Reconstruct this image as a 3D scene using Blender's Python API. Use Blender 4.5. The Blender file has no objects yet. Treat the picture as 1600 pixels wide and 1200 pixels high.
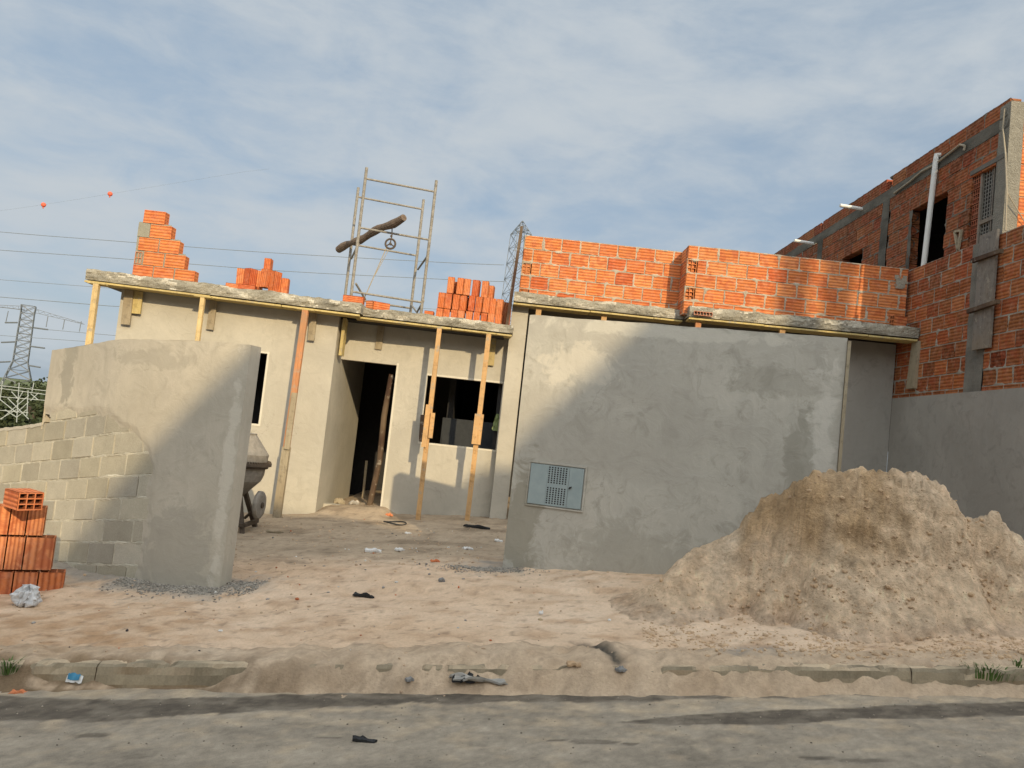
import bpy, math, random
import numpy as np
from mathutils import Vector, noise as mn
random.seed(7)
sc = bpy.context.scene
C = bpy.data.collections.new("site"); sc.collection.children.link(C)
rad = math.radians

# ---------------------------------------------------------------- camera
F_PX, ROLL, PITCH, EYE = 1202.0, rad(6.2), rad(3.5), 1.6
FW = Vector((0, math.cos(PITCH), math.sin(PITCH))); UP = Vector((0, -math.sin(PITCH), math.cos(PITCH))); RT = Vector((1, 0, 0))
cam = bpy.data.cameras.new("camera"); co = bpy.data.objects.new("camera", cam); sc.collection.objects.link(co)
cam.sensor_width = 36; cam.lens = F_PX / 1600 * 36; cam.clip_end = 6000; cam.clip_start = 0.05
cr, sr = math.cos(ROLL), math.sin(ROLL)
cx = RT * cr + UP * sr; cy = UP * cr - RT * sr; cz = -FW
from mathutils import Matrix
co.matrix_world = Matrix(((cx.x, cy.x, cz.x, 0), (cx.y, cy.y, cz.y, 0), (cx.z, cy.z, cz.z, EYE), (0, 0, 0, 1)))
sc.camera = co
E = Vector((0, 0, EYE))
def ray(px, py):
    u, v = px - 800, 600 - py
    return RT * (u * cr - v * sr) + UP * (v * cr + u * sr) + FW * F_PX
def P(px, py, Y):
    d = ray(px, py); return E + d * (Y / d.y)
def PX(px, py, X):
    d = ray(px, py); return E + d * (X / d.x)
def PL(px, py, A, B):                      # vertical plane through plan points A, B
    d = ray(px, py); n = Vector((-(B[1] - A[1]), B[0] - A[0], 0))
    return E + d * ((n.x * A[0] + n.y * A[1]) / (n.x * d.x + n.y * d.y))
def lerp(a, b, t): return a + (b - a) * t
def sstep(a, b, x):
    t = max(0.0, min(1.0, (x - a) / (b - a))); return t * t * (3 - 2 * t)
def pw(x, pts):
    if x <= pts[0][0]: return pts[0][1]
    for (a, va), (b, vb) in zip(pts, pts[1:]):
        if x <= b: return lerp(va, vb, (x - a) / (b - a))
    return pts[-1][1]
def fr(x, y, z=0.0, o=4): return mn.fractal(Vector((x, y, z)), 0.9, 2.1, o)

# ---------------------------------------------------------------- materials
class NT:
    def __init__(s, name):
        s.m = bpy.data.materials.new(name); s.m.use_nodes = True; s.t = s.m.node_tree; s.t.nodes.clear()
        s.out = s.n('ShaderNodeOutputMaterial'); s.b = s.n('ShaderNodeBsdfPrincipled'); s.l(s.b.outputs[0], s.out.inputs[0])
        s.b.inputs['Roughness'].default_value = 0.9; s.b.inputs['Specular IOR Level'].default_value = 0.2
    def n(s, t, **k):
        x = s.t.nodes.new(t)
        for a, b in k.items(): setattr(x, a, b)
        return x
    def l(s, a, b): s.t.links.new(a, b)
    def setin(s, sock, v):
        if hasattr(v, 'is_output'): s.l(v, sock)
        else: sock.default_value = v
    def pos(s): return s.n('ShaderNodeNewGeometry').outputs['Position']
    def noise(s, scale, detail=5, rough=.6, vec=None, dist=0, off=0, stretch=None):
        x = s.n('ShaderNodeTexNoise'); x.inputs['Scale'].default_value = scale; x.inputs['Detail'].default_value = detail
        x.inputs['Roughness'].default_value = rough; x.inputs['Distortion'].default_value = dist
        v = vec if vec is not None else s.pos()
        mp = s.n('ShaderNodeMapping'); mp.inputs['Location'].default_value = (off, off * 1.7, off * .6)
        if stretch: mp.inputs['Scale'].default_value = stretch
        s.l(v, mp.inputs[0]); s.l(mp.outputs[0], x.inputs['Vector']); return x.outputs['Fac']
    def ramp(s, f, stops):
        r = s.n('ShaderNodeValToRGB'); e = r.color_ramp.elements
        while len(e) < len(stops): e.new(.5)
        for k, (p, c) in zip(e, stops):
            k.position = p; k.color = c if hasattr(c, '__len__') and len(c) == 4 else ((*c, 1) if hasattr(c, '__len__') else (c, c, c, 1))
        s.l(f, r.inputs[0]); return r.outputs[0]
    def math(s, op, a, b=0.0, c=None):
        x = s.n('ShaderNodeMath', operation=op); s.setin(x.inputs[0], a); s.setin(x.inputs[1], b)
        if c is not None: s.setin(x.inputs[2], c)
        return x.outputs[0]
    def mix(s, f, a, b, mode='MIX'):
        x = s.n('ShaderNodeMix', data_type='RGBA', blend_type=mode); s.setin(x.inputs[0], f)
        for k, v in ((6, a), (7, b)):
            s.setin(x.inputs[k], (*v, 1) if isinstance(v, tuple) and len(v) == 3 else v)
        return x.outputs[2]
    def attr(s, name='col'): return s.n('ShaderNodeAttribute', attribute_name=name).outputs['Color']
    def bump(s, h, strength=.5, dist=.01):
        x = s.n('ShaderNodeBump'); x.inputs['Strength'].default_value = strength; x.inputs['Distance'].default_value = dist
        s.l(h, x.inputs['Height']); s.l(x.outputs[0], s.b.inputs['Normal'])
    def col(s, c): s.setin(s.b.inputs['Base Color'], (*c, 1) if isinstance(c, tuple) and len(c) == 3 else c)

def plaster(name, a, b, dark, off=0, streak=0.35, patch=.5, stains=()):
    m = NT(name)
    big = m.noise(1.1, 6, .62, off=off, dist=.6); mid = m.noise(5, 6, .65, off=off + 3, dist=1.2); fine = m.noise(60, 4, .7, off=off)
    c = m.mix(m.ramp(big, [(.33, 0), (.66, 1)]), a, b)
    sw = m.noise(3.2, 3, .5, off=off + 9, dist=2.6)
    c = m.mix(m.math('MULTIPLY', m.ramp(sw, [(.46, 0), (.53, 1), (.60, 0)]), patch * .28), c, tuple(min(1, x * 1.35) for x in b))
    c = m.mix(m.math('MULTIPLY', m.ramp(mid, [(.52, 0), (.72, 1)]), patch), c, dark)
    c = m.mix(m.ramp(m.noise(.75, 4, .55, off=off + 14, dist=.8), [(.42, 0), (.62, .65)]), c, tuple(x * .74 for x in a))
    st = m.noise(2.2, 5, .6, off=off + 5, stretch=(3.5, 3.5, .45))
    c = m.mix(m.math('MULTIPLY', m.ramp(st, [(.5, 0), (.72, 1)]), streak), c, tuple(x * .72 for x in a))
    c = m.mix(m.math('MULTIPLY', fine, .25), c, tuple(x * .8 for x in a), 'MIX')
    crk = m.n('ShaderNodeTexVoronoi', feature='DISTANCE_TO_EDGE'); crk.inputs['Scale'].default_value = 1.3
    wv = m.n('ShaderNodeVectorMath', operation='ADD'); m.l(m.pos(), wv.inputs[0])
    nz = m.n('ShaderNodeTexNoise'); nz.inputs['Scale'].default_value = 2.5; nz.inputs['Detail'].default_value = 6; m.l(m.pos(), nz.inputs['Vector'])
    m.l(nz.outputs['Color'], wv.inputs[1]); m.l(wv.outputs[0], crk.inputs['Vector'])
    lm = m.math('MULTIPLY', m.ramp(crk.outputs['Distance'], [(0, 1), (.006, 0)]), m.ramp(m.noise(1.3, 2, off=off + 20), [(.56, 0), (.62, .45)]))
    c = m.mix(lm, c, tuple(x * .4 for x in a))
    for (ce, ra, cs, am) in stains:
        v1 = m.n('ShaderNodeVectorMath', operation='SUBTRACT'); m.l(m.pos(), v1.inputs[0]); v1.inputs[1].default_value = ce
        v2 = m.n('ShaderNodeVectorMath', operation='DIVIDE'); m.l(v1.outputs[0], v2.inputs[0]); v2.inputs[1].default_value = ra
        v3 = m.n('ShaderNodeVectorMath', operation='LENGTH'); m.l(v2.outputs[0], v3.inputs[0])
        dd = m.math('ADD', v3.outputs['Value'], m.math('MULTIPLY', m.math('SUBTRACT', m.noise(5, 6, .65, off=off + ce[0] * 7, dist=1.0), .5), 2.6))
        c = m.mix(m.math('MULTIPLY', m.ramp(dd, [(.65, 1), (.95, 0)]), am), c, cs)
    m.col(c)
    h = m.math('ADD', m.math('MULTIPLY', mid, .6), m.math('ADD', m.math('MULTIPLY', fine, .12), m.math('MULTIPLY', sw, .5)))
    m.bump(h, .45, .02); m.b.inputs['Roughness'].default_value = .92
    return m.m

def attr_mat(name, fine_scale=40, fine_amt=.35, bump=.5, dist=.012, rough=.92, coarse=8, spec=.2):
    m = NT(name); a = m.attr()
    f = m.noise(fine_scale, 6, .7); g = m.noise(coarse, 5, .65, off=4)
    k = m.math('ADD', m.math('MULTIPLY', m.math('SUBTRACT', f, .5), fine_amt * 2), m.math('ADD', 1.0, m.math('MULTIPLY', m.math('SUBTRACT', g, .5), fine_amt * 1.6)))
    x = m.n('ShaderNodeVectorMath', operation='SCALE'); m.l(a, x.inputs[0]); m.l(k, x.inputs['Scale'])
    m.col(x.outputs[0]); m.bump(m.math('ADD', f, m.math('MULTIPLY', g, .8)), bump, dist); m.b.inputs['Roughness'].default_value = rough
    m.b.inputs['Specular IOR Level'].default_value = spec
    return m.m

def brick_mat():
    m = NT('hollow_brick_clay'); a = m.attr()
    uv = m.n('ShaderNodeUVMap').outputs[0]; sp = m.n('ShaderNodeSeparateXYZ'); m.l(uv, sp.inputs[0])
    w = m.math('MULTIPLY', sp.outputs['Y'], 6.2832 * 4)
    wn = m.math('ADD', w, m.math('MULTIPLY', m.noise(9, 3), 1.5))
    s = m.math('ADD', m.math('MULTIPLY', m.math('SINE', wn), .5), .5)
    sr_ = m.ramp(s, [(.0, 0), (.35, .6), (.9, 1)])
    c = m.mix(sr_, (.54, .47, .46), (1.02, 1.03, 1.05)); c = m.mix(1.0, a, c, 'MULTIPLY')
    g = m.noise(14, 5, .65, off=2)
    c = m.mix(m.ramp(g, [(.45, 0), (.75, .4)]), c, (.60, .30, .19))
    c = m.mix(m.ramp(m.noise(30, 6, .7, off=7), [(.60, 0), (.76, .42)]), c, (.52, .44, .36))
    c = m.mix(m.ramp(m.noise(8, 5, .65, off=12, dist=.8), [(.5, 0), (.62, .5)]), c, (.34, .07, .03))
    m.col(c); m.bump(m.math('ADD', s, m.math('MULTIPLY', m.noise(70, 4), .5)), .6, .006); m.b.inputs['Roughness'].default_value = .85
    return m.m

def simple(name, a, b, scale=12, rough=.8, bump=.3, stretch=None, metal=0, dist=.005, spec=.25):
    m = NT(name); f = m.noise(scale, 6, .68, stretch=stretch, dist=.3)
    m.col(m.mix(m.ramp(f, [(.3, 0), (.7, 1)]), a, b)); m.bump(f, bump, dist); m.b.inputs['Roughness'].default_value = rough
    m.b.inputs['Metallic'].default_value = metal; m.b.inputs['Specular IOR Level'].default_value = spec
    return m.m

def wood(name, a, b, c=None):
    m = NT(name); oc = m.n('ShaderNodeTexCoord').outputs['Object']
    f = m.noise(6, 5, .6, vec=oc, stretch=(9, 9, .6), dist=.4); g = m.noise(14, 5, .7, vec=oc, off=5)
    x = m.mix(m.ramp(f, [(.3, 0), (.7, 1)]), a, b)
    x = m.mix(m.ramp(g, [(.52, 0), (.7, .7)]), x, c or tuple(q * .5 for q in a)); x = m.mix(m.ramp(m.noise(9, 5, .7, off=31), [(.58, 0), (.66, .75)]), x, (.34, .31, .25)); x = m.mix(m.ramp(m.noise(1.7, 3, .6, off=37), [(.4, 0), (.7, .45)]), x, (.25, .19, .12)); m.col(x); m.bump(f, .4, .004)
    return m.m

M = {}
M['brick'] = brick_mat()
M['attr'] = attr_mat('mortar_and_rough_concrete', 55, .3, .6, .01)
M['soil'] = attr_mat('sandy_soil', 46, .3, .8, .014, coarse=5)
M['sandpile'] = attr_mat('heaped_sand', 26, .34, 1.0, .045, coarse=9)
M['road'] = attr_mat('worn_asphalt', 170, .55, .8, .006, coarse=7, rough=.88)
M['block'] = attr_mat('concrete_block', 70, .28, .6, .006, coarse=6)
M['clods'] = attr_mat('sand_clod', 60, .3, .5, .006)
M['pl_front'] = plaster('plaster_front_wall', (.48, .45, .385), (.40, .38, .325), (.24, .225, .18), 3, .45, .8, [((.22, 7.4, .7), (.22, 3, .7), (.26, .24, .185), .75), ((2.78, 6.8, 1.5), (.16, 3, 1.1), (.60, .57, .50), .45), ((2.35, 6.9, 2.3), (.55, 3, .16), (.25, .235, .19), .4), ((2.62, 6.9, 1.5), (.14, 3, .8), (.25, .235, .19), .6), ((1.4, 7, 2.68), (1.4, 3, .08), (.56, .53, .45), .6), ((.6, 7.3, 2.3), (.4, 3, .25), (.60, .55, .45), .5), ((1.3, 7, .5), (.9, 3, .4), (.30, .285, .235), .5)])
M['pl_left'] = plaster('plaster_curved_wall', (.52, .47, .375), (.42, .38, .31), (.31, .28, .225), 11, .5, .6, [((-4.45, 7.75, 1.85), (.12, 1, .6), (.28, .26, .21), .7), ((-3.2, 7, 1.9), (.6, 1, .1), (.34, .31, .25), .6), ((-2.75, 6.7, .2), (.4, 1, .5), (.33, .305, .25), .6), ((-2.35, 6.65, 1.0), (.06, 1, 1.2), (.60, .56, .47), .5)])
M['pl_house'] = plaster('plaster_house', (.50, .465, .385), (.43, .40, .33), (.33, .305, .25), 23, .3, .55)
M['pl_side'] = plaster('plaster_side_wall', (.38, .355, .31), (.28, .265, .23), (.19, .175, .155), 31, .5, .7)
M['slab'] = attr_mat('raw_slab_concrete', 45, .45, 1.0, .02, coarse=9)
M['plank_new'] = wood('new_pine', (.50, .28, .11), (.60, .38, .18))
M['plank_pale'] = wood('pale_pine', (.60, .42, .18), (.72, .55, .28))
M['plank_red'] = wood('reddish_timber', (.42, .17, .07), (.55, .26, .12), (.3, .2, .14))
M['plank_old'] = wood('weathered_board', (.28, .235, .16), (.38, .32, .22))
M['plank_grey'] = wood('grey_board', (.16, .145, .125), (.23, .21, .185))
M['plank_dark'] = wood('dark_timber', (.05, .028, .02), (.08, .045, .03), (.03, .02, .015))
M['form'] = wood('formwork_board', (.46, .35, .13), (.56, .45, .20))
M['dark'] = simple('unlit_interior_black', (.03, .03, .03), (.045, .042, .04))  # near-black colour stands in for the darkness of unlit rooms
M['steel'] = simple('mortar_stained_tube', (.15, .13, .10), (.34, .32, .28), 25, .7, .5)
M['pylon'] = simple('galvanised_lattice', (.11, .12, .13), (.16, .17, .18), 3, .6, .1)
M['pylon_light'] = simple('pale_lattice', (.30, .32, .30), (.38, .40, .38), 3, .6, .1)
M['insul'] = simple('insulator_glass', (.10, .11, .12), (.14, .15, .16), 3, .4, .1)
M['wire'] = simple('conductor_wire', (.14, .16, .18), (.18, .20, .22), 3, .6, 0)
M['ball'] = simple('marker_ball_orange', (.60, .10, .05), (.66, .13, .07), 3, .6, 0)
M['pvc'] = simple('white_pvc', (.62, .62, .58), (.70, .70, .66), 8, .45, .1)
M['meter'] = simple('blue_grey_plastic', (.25, .305, .305), (.31, .36, .355), 9, .5, .15)
M['black'] = simple('black_plastic', (.015, .015, .016), (.03, .03, .03), 20, .5, .3)
M['white'] = simple('white_scrap', (.72, .71, .68), (.6, .58, .54), 20, .7, .4)
M['iron'] = simple('mortar_caked_iron', (.19, .17, .14), (.31, .28, .235), 14, .85, .6, dist=.01)
M['iron_dark'] = simple('rusty_iron', (.06, .045, .035), (.11, .085, .06), 20, .7, .5)
M['bark'] = simple('bark_log', (.10, .07, .05), (.20, .15, .11), 18, .9, .8, dist=.012)
M['rope'] = simple('rope', (.30, .26, .19), (.38, .33, .25), 60, .9, .5)
M['leaf'] = simple('leaf_green', (.022, .032, .012), (.045, .055, .022), 1.2, .8, .2)
M['grass'] = simple('grass_green', (.05, .11, .02), (.12, .18, .05), 30, .7, .1)
M['trunk'] = simple('trunk', (.05, .04, .03), (.09, .07, .05), 6, .9, .3)
M['cloth_green'] = simple('green_cloth', (.20, .25, .10), (.26, .31, .14), 9, .9, .5)
M['tarp'] = simple('grey_plastic_sheet', (.42, .38, .32), (.20, .20, .19), 9, .4, .6)
M['bag'] = simple('clear_grey_bag', (.72, .71, .69), (.48, .48, .48), 30, .3, .6, dist=.01, spec=.5)
M['bag'].node_tree.nodes['Principled BSDF'].inputs['Transmission Weight'].default_value = .12
M['grille'] = simple('steel_mesh_grille', (.16, .15, .13), (.22, .21, .18), 9, .6, .1)
M['stone'] = simple('grey_stone', (.16, .155, .145), (.26, .25, .235), 14, .9, .6)
M['far_white'] = simple('white_render', (.6, .6, .55), (.66, .65, .6), 2, .8, .1)
M['shard'] = simple('broken_clay', (.50, .14, .05), (.62, .25, .12), 20)
M['sandy'] = simple('damp_sand', (.42, .28, .16), (.5, .35, .22), 14, .95, .6)
M['blue'] = simple('blue_print', (.04, .18, .30), (.06, .24, .38), 9, .5, .1)

# ---------------------------------------------------------------- mesh builder
MORT = (.30, .27, .22)
class MB:
    def __init__(s): s.v = []; s.f = []; s.c = []; s.u = []
    def add(s, vs, fs, col=(1, 1, 1), uvs=None):
        b = len(s.v); s.v += [tuple(x) for x in vs]
        for i, f in enumerate(fs):
            s.f.append([b + k for k in f]); s.c.append(col)
            s.u.append(uvs[i] if uvs else [(0, .05)] * len(f))
    def quad(s, a, b, c, d, col=(1, 1, 1), uv=None): s.add([a, b, c, d], [(0, 1, 2, 3)], col, [uv or [(0, 0), (1, 0), (1, 1), (0, 1)]])
    def obox(s, o, ax, ay, az, col=(1, 1, 1)):
        o, ax, ay, az = map(Vector, (o, ax, ay, az))
        p = [o + ax * i + ay * j + az * k for k in (0, 1) for j in (0, 1) for i in (0, 1)]
        s.add(p, [(0, 2, 3, 1), (4, 5, 7, 6), (0, 1, 5, 4), (2, 6, 7, 3), (0, 4, 6, 2), (1, 3, 7, 5)], col)
    def box(s, x0, x1, y0, y1, z0, z1, col=(1, 1, 1)): s.obox((x0, y0, z0), (x1 - x0, 0, 0), (0, y1 - y0, 0), (0, 0, z1 - z0), col)
    def beam(s, a, b, w, d, side=(1, 0, 0), col=(1, 1, 1)):       # rectangular bar a->b
        a, b = Vector(a), Vector(b); z = (b - a); zn = z.normalized(); x = Vector(side); x = (x - zn * x.dot(zn)).normalized(); y = zn.cross(x)
        s.obox(a - x * w / 2 - y * d / 2, x * w, y * d, z, col)
    def tube(s, pts, r, n=8, col=(1, 1, 1), cap=True, rfun=None):
        pts = [Vector(p) for p in pts]; rings = []
        t0 = (pts[1] - pts[0]).normalized(); x = t0.orthogonal().normalized()
        for i, p in enumerate(pts):
            t = (pts[min(i + 1, len(pts) - 1)] - pts[max(i - 1, 0)]).normalized()
            x = (x - t * x.dot(t)).normalized(); y = t.cross(x); rr = rfun(i) if rfun else r
            rings.append([p + (x * math.cos(2 * math.pi * k / n) + y * math.sin(2 * math.pi * k / n)) * rr for k in range(n)])
        vs = [v for r_ in rings for v in r_]; fs = []
        for i in range(len(pts) - 1):
            for k in range(n): fs.append((i * n + k, i * n + (k + 1) % n, (i + 1) * n + (k + 1) % n, (i + 1) * n + k))
        if cap: fs.append(tuple(range(n))[::-1]); fs.append(tuple((len(pts) - 1) * n + k for k in range(n)))
        s.add(vs, fs, col)
    def lathe(s, prof, o, n=32, axis=(0, 0, 1), col=(1, 1, 1), rough=0):
        o = Vector(o); z = Vector(axis).normalized(); x = z.orthogonal().normalized(); y = z.cross(x); vs = []
        for (r, h) in prof:
            for k in range(n):
                a = 2 * math.pi * k / n; rr = r + (rough * fr(math.cos(a) * 3, math.sin(a) * 3, h * 9) if rough and r > .01 else 0)
                vs.append(o + z * h + (x * math.cos(a) + y * math.sin(a)) * rr)
        fs = [(i * n + k, i * n + (k + 1) % n, (i + 1) * n + (k + 1) % n, (i + 1) * n + k) for i in range(len(prof) - 1) for k in range(n)]
        s.add(vs, fs, col)
    def grid(s, us, vs_, fn, colfn=None, mask=None, uvfn=None):
        b = len(s.v); nu, nv = len(us), len(vs_)
        for v in vs_:
            for u in us: s.v.append(tuple(fn(u, v)))
        for j in range(nv - 1):
            for i in range(nu - 1):
                uc, vc = (us[i] + us[i + 1]) / 2, (vs_[j] + vs_[j + 1]) / 2
                if mask and not mask(uc, vc): continue
                s.f.append([b + j * nu + i, b + j * nu + i + 1, b + (j + 1) * nu + i + 1, b + (j + 1) * nu + i])
                s.c.append(colfn(uc, vc) if colfn else (1, 1, 1)); s.u.append([(0, .05)] * 4)
    # brick through a mapping Fn(s, z, off)
    def brick(s, Fn, s0, s1, z0, z1, off, th, col, ch=.004, uvspan=1.0):
        j = lambda: random.uniform(-.0015, .0015)
        o = [Fn(s0 + j(), z0 + j(), off - ch), Fn(s1 + j(), z0 + j(), off - ch), Fn(s1 + j(), z1 + j(), off - ch), Fn(s0 + j(), z1 + j(), off - ch)]
        i = [Fn(s0 + ch, z0 + ch, off), Fn(s1 - ch, z0 + ch, off), Fn(s1 - ch, z1 - ch, off), Fn(s0 + ch, z1 - ch, off)]
        b = [Fn(s0, z0, off - th), Fn(s1, z0, off - th), Fn(s1, z1, off - th), Fn(s0, z1, off - th)]
        u = [(0, 0), (1, 0), (1, uvspan), (0, uvspan)]; n = [(0, .05)] * 4
        vs = o + i + b
        fs = [(4, 5, 6, 7), (0, 1, 5, 4), (1, 2, 6, 5), (2, 3, 7, 6), (3, 0, 4, 7), (1, 0, 8, 9), (2, 1, 9, 10), (3, 2, 10, 11), (0, 3, 11, 8), (9, 8, 11, 10)]
        e1 = [(0, 0), (0, 1), (1, 1), (1, 0)]
        s.add(vs, fs, col, [u, n, n, n, n, n, e1, n, e1, n])
    def holes(s, Fn, s0, s1, z0, z1, off, nx, ny, dep, col, w=.008):
        def edges(a, b, n):
            c = (b - a - w * (n + 1)) / n; r = [a]
            for k in range(n): r += [r[-1] + w, r[-1] + w + c]
            return r + [b]
        def lin(a, b, n):
            c = (b - a - w * (n + 1)) / n; r = []; x = a
            for k in range(n): r += [x, x + w]; x += w + c
            return r + [x, b]
        ss, zz = lin(s0, s1, nx), lin(z0, z1, ny); n = [(0, .3)] * 4
        for i in range(len(ss) - 1):
            for j in range(len(zz) - 1):
                a, b, c, d = ss[i], ss[i + 1], zz[j], zz[j + 1]
                if i % 2 and j % 2:
                    q = [Fn(a, c, off), Fn(b, c, off), Fn(b, d, off), Fn(a, d, off)]; r = [Fn(a, c, off - dep), Fn(b, c, off - dep), Fn(b, d, off - dep), Fn(a, d, off - dep)]
                    for k in range(4): s.quad(q[k], q[(k + 1) % 4], r[(k + 1) % 4], r[k], tuple(x * .5 for x in col), n)
                    s.quad(*r, (.02, .008, .005), n)  # hole sides and back darkened in colour to imitate shade inside
                else: s.quad(Fn(a, c, off), Fn(b, c, off), Fn(b, d, off), Fn(a, d, off), col, n)
    def build(s, name, mat, parent=None, smooth=False, loc=None):
        me = bpy.data.meshes.new(name)
        v = np.array(s.v, dtype=np.float64)
        root = parent
        while root is not None and root.parent is not None: root = root.parent
        if root is not None: base = np.array(root.location)
        elif loc is not None: base = np.array(loc, dtype=float)
        else: mi, ma = v.min(0), v.max(0); base = np.array([(mi[0] + ma[0]) / 2, (mi[1] + ma[1]) / 2, mi[2]])
        me.from_pydata((v - base).tolist(), [], s.f)
        at = me.color_attributes.new('col', 'FLOAT_COLOR', 'CORNER'); uv = me.uv_layers.new(name='UVMap')
        ca = []; ua = []
        for f, c, u in zip(s.f, s.c, s.u):
            for k in range(len(f)): ca += [c[0], c[1], c[2], 1.0]; ua += [u[k][0], u[k][1]]
        at.data.foreach_set('color', ca); uv.data.foreach_set('uv', ua)
        for mt in (mat if isinstance(mat, (list, tuple)) else [mat]): me.materials.append(mt)
        if smooth: me.polygons.foreach_set('use_smooth', [True] * len(me.polygons))
        o = bpy.data.objects.new(name, me); C.objects.link(o)
        if root is None: o.location = base
        else: o.parent = parent
        return o
def fast_grid(name, xs, ys, hfun, cfun, mat, smooth=True):
    nx, ny = len(xs), len(ys); v = np.zeros((ny, nx, 3)); c = np.ones((ny, nx, 4))
    for j, y in enumerate(ys):
        for i, x in enumerate(xs):
            z = hfun(x, y); v[j, i] = (x, y, z) if not isinstance(z, tuple) else z; c[j, i, :3] = cfun(x, y, v[j, i, 2])
    idx = np.arange(nx * ny).reshape(ny, nx)
    f = np.stack([idx[:-1, :-1], idx[:-1, 1:], idx[1:, 1:], idx[1:, :-1]], -1).reshape(-1, 4)
    me = bpy.data.meshes.new(name); me.from_pydata(v.reshape(-1, 3).tolist(), [], f.tolist())
    at = me.color_attributes.new('col', 'FLOAT_COLOR', 'POINT'); at.data.foreach_set('color', c.reshape(-1)); me.materials.append(mat)
    if smooth: me.polygons.foreach_set('use_smooth', [True] * len(me.polygons))
    o = bpy.data.objects.new(name, me); C.objects.link(o); return o
def tag(o, label, cat, group=None, kind=None):
    if label: o['label'] = label
    if cat: o['category'] = cat
    if group: o['group'] = group
    if kind: o['kind'] = kind
    return o
def thing(name, loc, label, cat, group=None):
    o = bpy.data.objects.new(name, None); C.objects.link(o); o.location = loc; o.empty_display_size = .2
    return tag(o, label, cat, group)
def struct(o): o['kind'] = 'structure'; return o
def frange(a, b, st): n = max(1, round((b - a) / st)); return [a + (b - a) * i / n for i in range(n + 1)]

# ---------------------------------------------------------------- ground levels
def sx(X): return .102 * 14 * math.tanh(X / 14)
def road_z(X, Y): return sx(X) + .012 * (4.9 - Y) * (1 if Y > 0 else 0)
def walk_z(X, Y):
    a = .145 + sx(X) + .056 * (min(Y, 7.4) - 4.9)
    if Y <= 7.4: return a
    b = .28 + .07 * 14 * math.tanh(X / 14)
    t = sstep(7.4, 11, Y); z = lerp(.285 + sx(X), b, t)
    if Y > 22: z -= 7 * sstep(22, 60, Y) 
    return z
def spill(X):      # sand washed over the kerb into the gutter
    return max(0, .062 + .085 * fr(X * 1.3, 3.1, 0, 3) + .07 * math.exp(-((X - .9) / 1.1) ** 2) + .03 * math.exp(-((X + .7) / .8) ** 2) - .055 * sstep(-1.0, -2.2, X) - .03 * sstep(1.9, 2.4, X))
FP = {}
random.seed(99)
for _k in range(26):
    _x, _y, _a = random.uniform(-3.4, 2.2), random.uniform(5.25, 10.2), random.uniform(0, 6.28); _a0 = _a
    for _s in range(random.randint(3, 8)):
        _x += math.cos(_a) * .33; _y += math.sin(_a) * .33; _a += random.uniform(-.2, .2); _o = .09 * (1 if _s % 2 else -1)
        q = (_x - math.sin(_a) * _o, _y + math.cos(_a) * _o, math.cos(_a), math.sin(_a), random.uniform(.006, .014))
        for i_ in (-1, 0, 1):
            for j_ in (-1, 0, 1): FP.setdefault((math.floor(q[0] / .3) + i_, math.floor(q[1] / .3) + j_), []).append(q)
def prints(X, Y):
    r = 0
    for (a, b_, c_, s_, d) in FP.get((math.floor(X / .3), math.floor(Y / .3)), ()):
        u = ((X - a) * c_ + (Y - b_) * s_) / .14; v = (-(X - a) * s_ + (Y - b_) * c_) / .05; q = u * u + v * v
        if q < 4: r += -d * math.exp(-q * q) + d * .6 * math.exp(-((math.sqrt(q) - 1.35) / .25) ** 2)
    return r
def gz(X, Y):
    if Y > 30 or abs(X) > 14: return walk_z(X, max(Y, 4.97))
    near = 1 - sstep(12, 20, Y)
    n = (.022 * fr(X * 1.1, Y * 1.3, 1, 5) + .010 * fr(X * 5, Y * 7, 2, 4) + .006 * abs(fr(X * 14, Y * 18, 5, 3))) * near
    rough = max(0, fr(X * .7, Y * .9, 8, 3)); n += rough * .014 * abs(fr(X * 11, Y * 13, 9, 3)) * near
    e = math.exp(-((X - .72 - (Y - 5.1) * -.55 - .03 * fr(Y * 9, 3, 3, 3)) / .045) ** 2) * sstep(5.32, 5.22, Y) * sstep(4.86, 4.93, Y); n -= .05 * e * (.6 + fr(X*9,Y*9,3,3))
    if Y >= 5.12:
        z = walk_z(X, Y) + n + prints(X, Y)
        if X > -1.9 and X < 4.2 and Y > 6.6 and Y < 7.4: z += .02
        if -6 < X < -2 and Y < 8.4: z += .03 * fr(X * 3, Y * 3, 4, 3) * sstep(5.8, 6.6, Y)
        if -2.7 < X < -1.5 and 10.6 < Y: z += .10 * sstep(10.8, 11.5, Y) * sstep(-2.8, -2.45, X) * sstep(-1.5, -1.75, X)
        return z
    top = walk_z(X, Y) + n + .040 * fr(X * 3.1, 7, 2, 4) + .018 * fr(X * 11, Y * 9, 2, 4) + .020 + .022 * math.exp(-((X - .2) / 1.0) ** 2) + (.02 if 1.95 < X < 3.2 else 0) * -1
    s = spill(X) * (1 + .5 * fr(X * 6, 9, 3, 3)); lump = .035 * max(0, fr(X * 7, Y * 9, 6, 3)) * sstep(0, .05, s)
    face = 4.86 + .03 * fr(X * 4, 1, 1)
    low = road_z(X, Y) - .03 + (s * 1.0 + .035) * sstep(4.70 + .07 * fr(X * 2, 5, 3), 4.87, Y) + lump
    t = sstep(face - .03 - s * .4, face + .09, Y)
    return lerp(low, top, t)
SAND = np.array((.60, .43, .285)); SANDB = np.array((.48, .325, .205)); RED = np.array((.42, .265, .15)); GREYD = np.array((.29, .265, .225)); PALE = np.array((.67, .51, .365))
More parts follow.
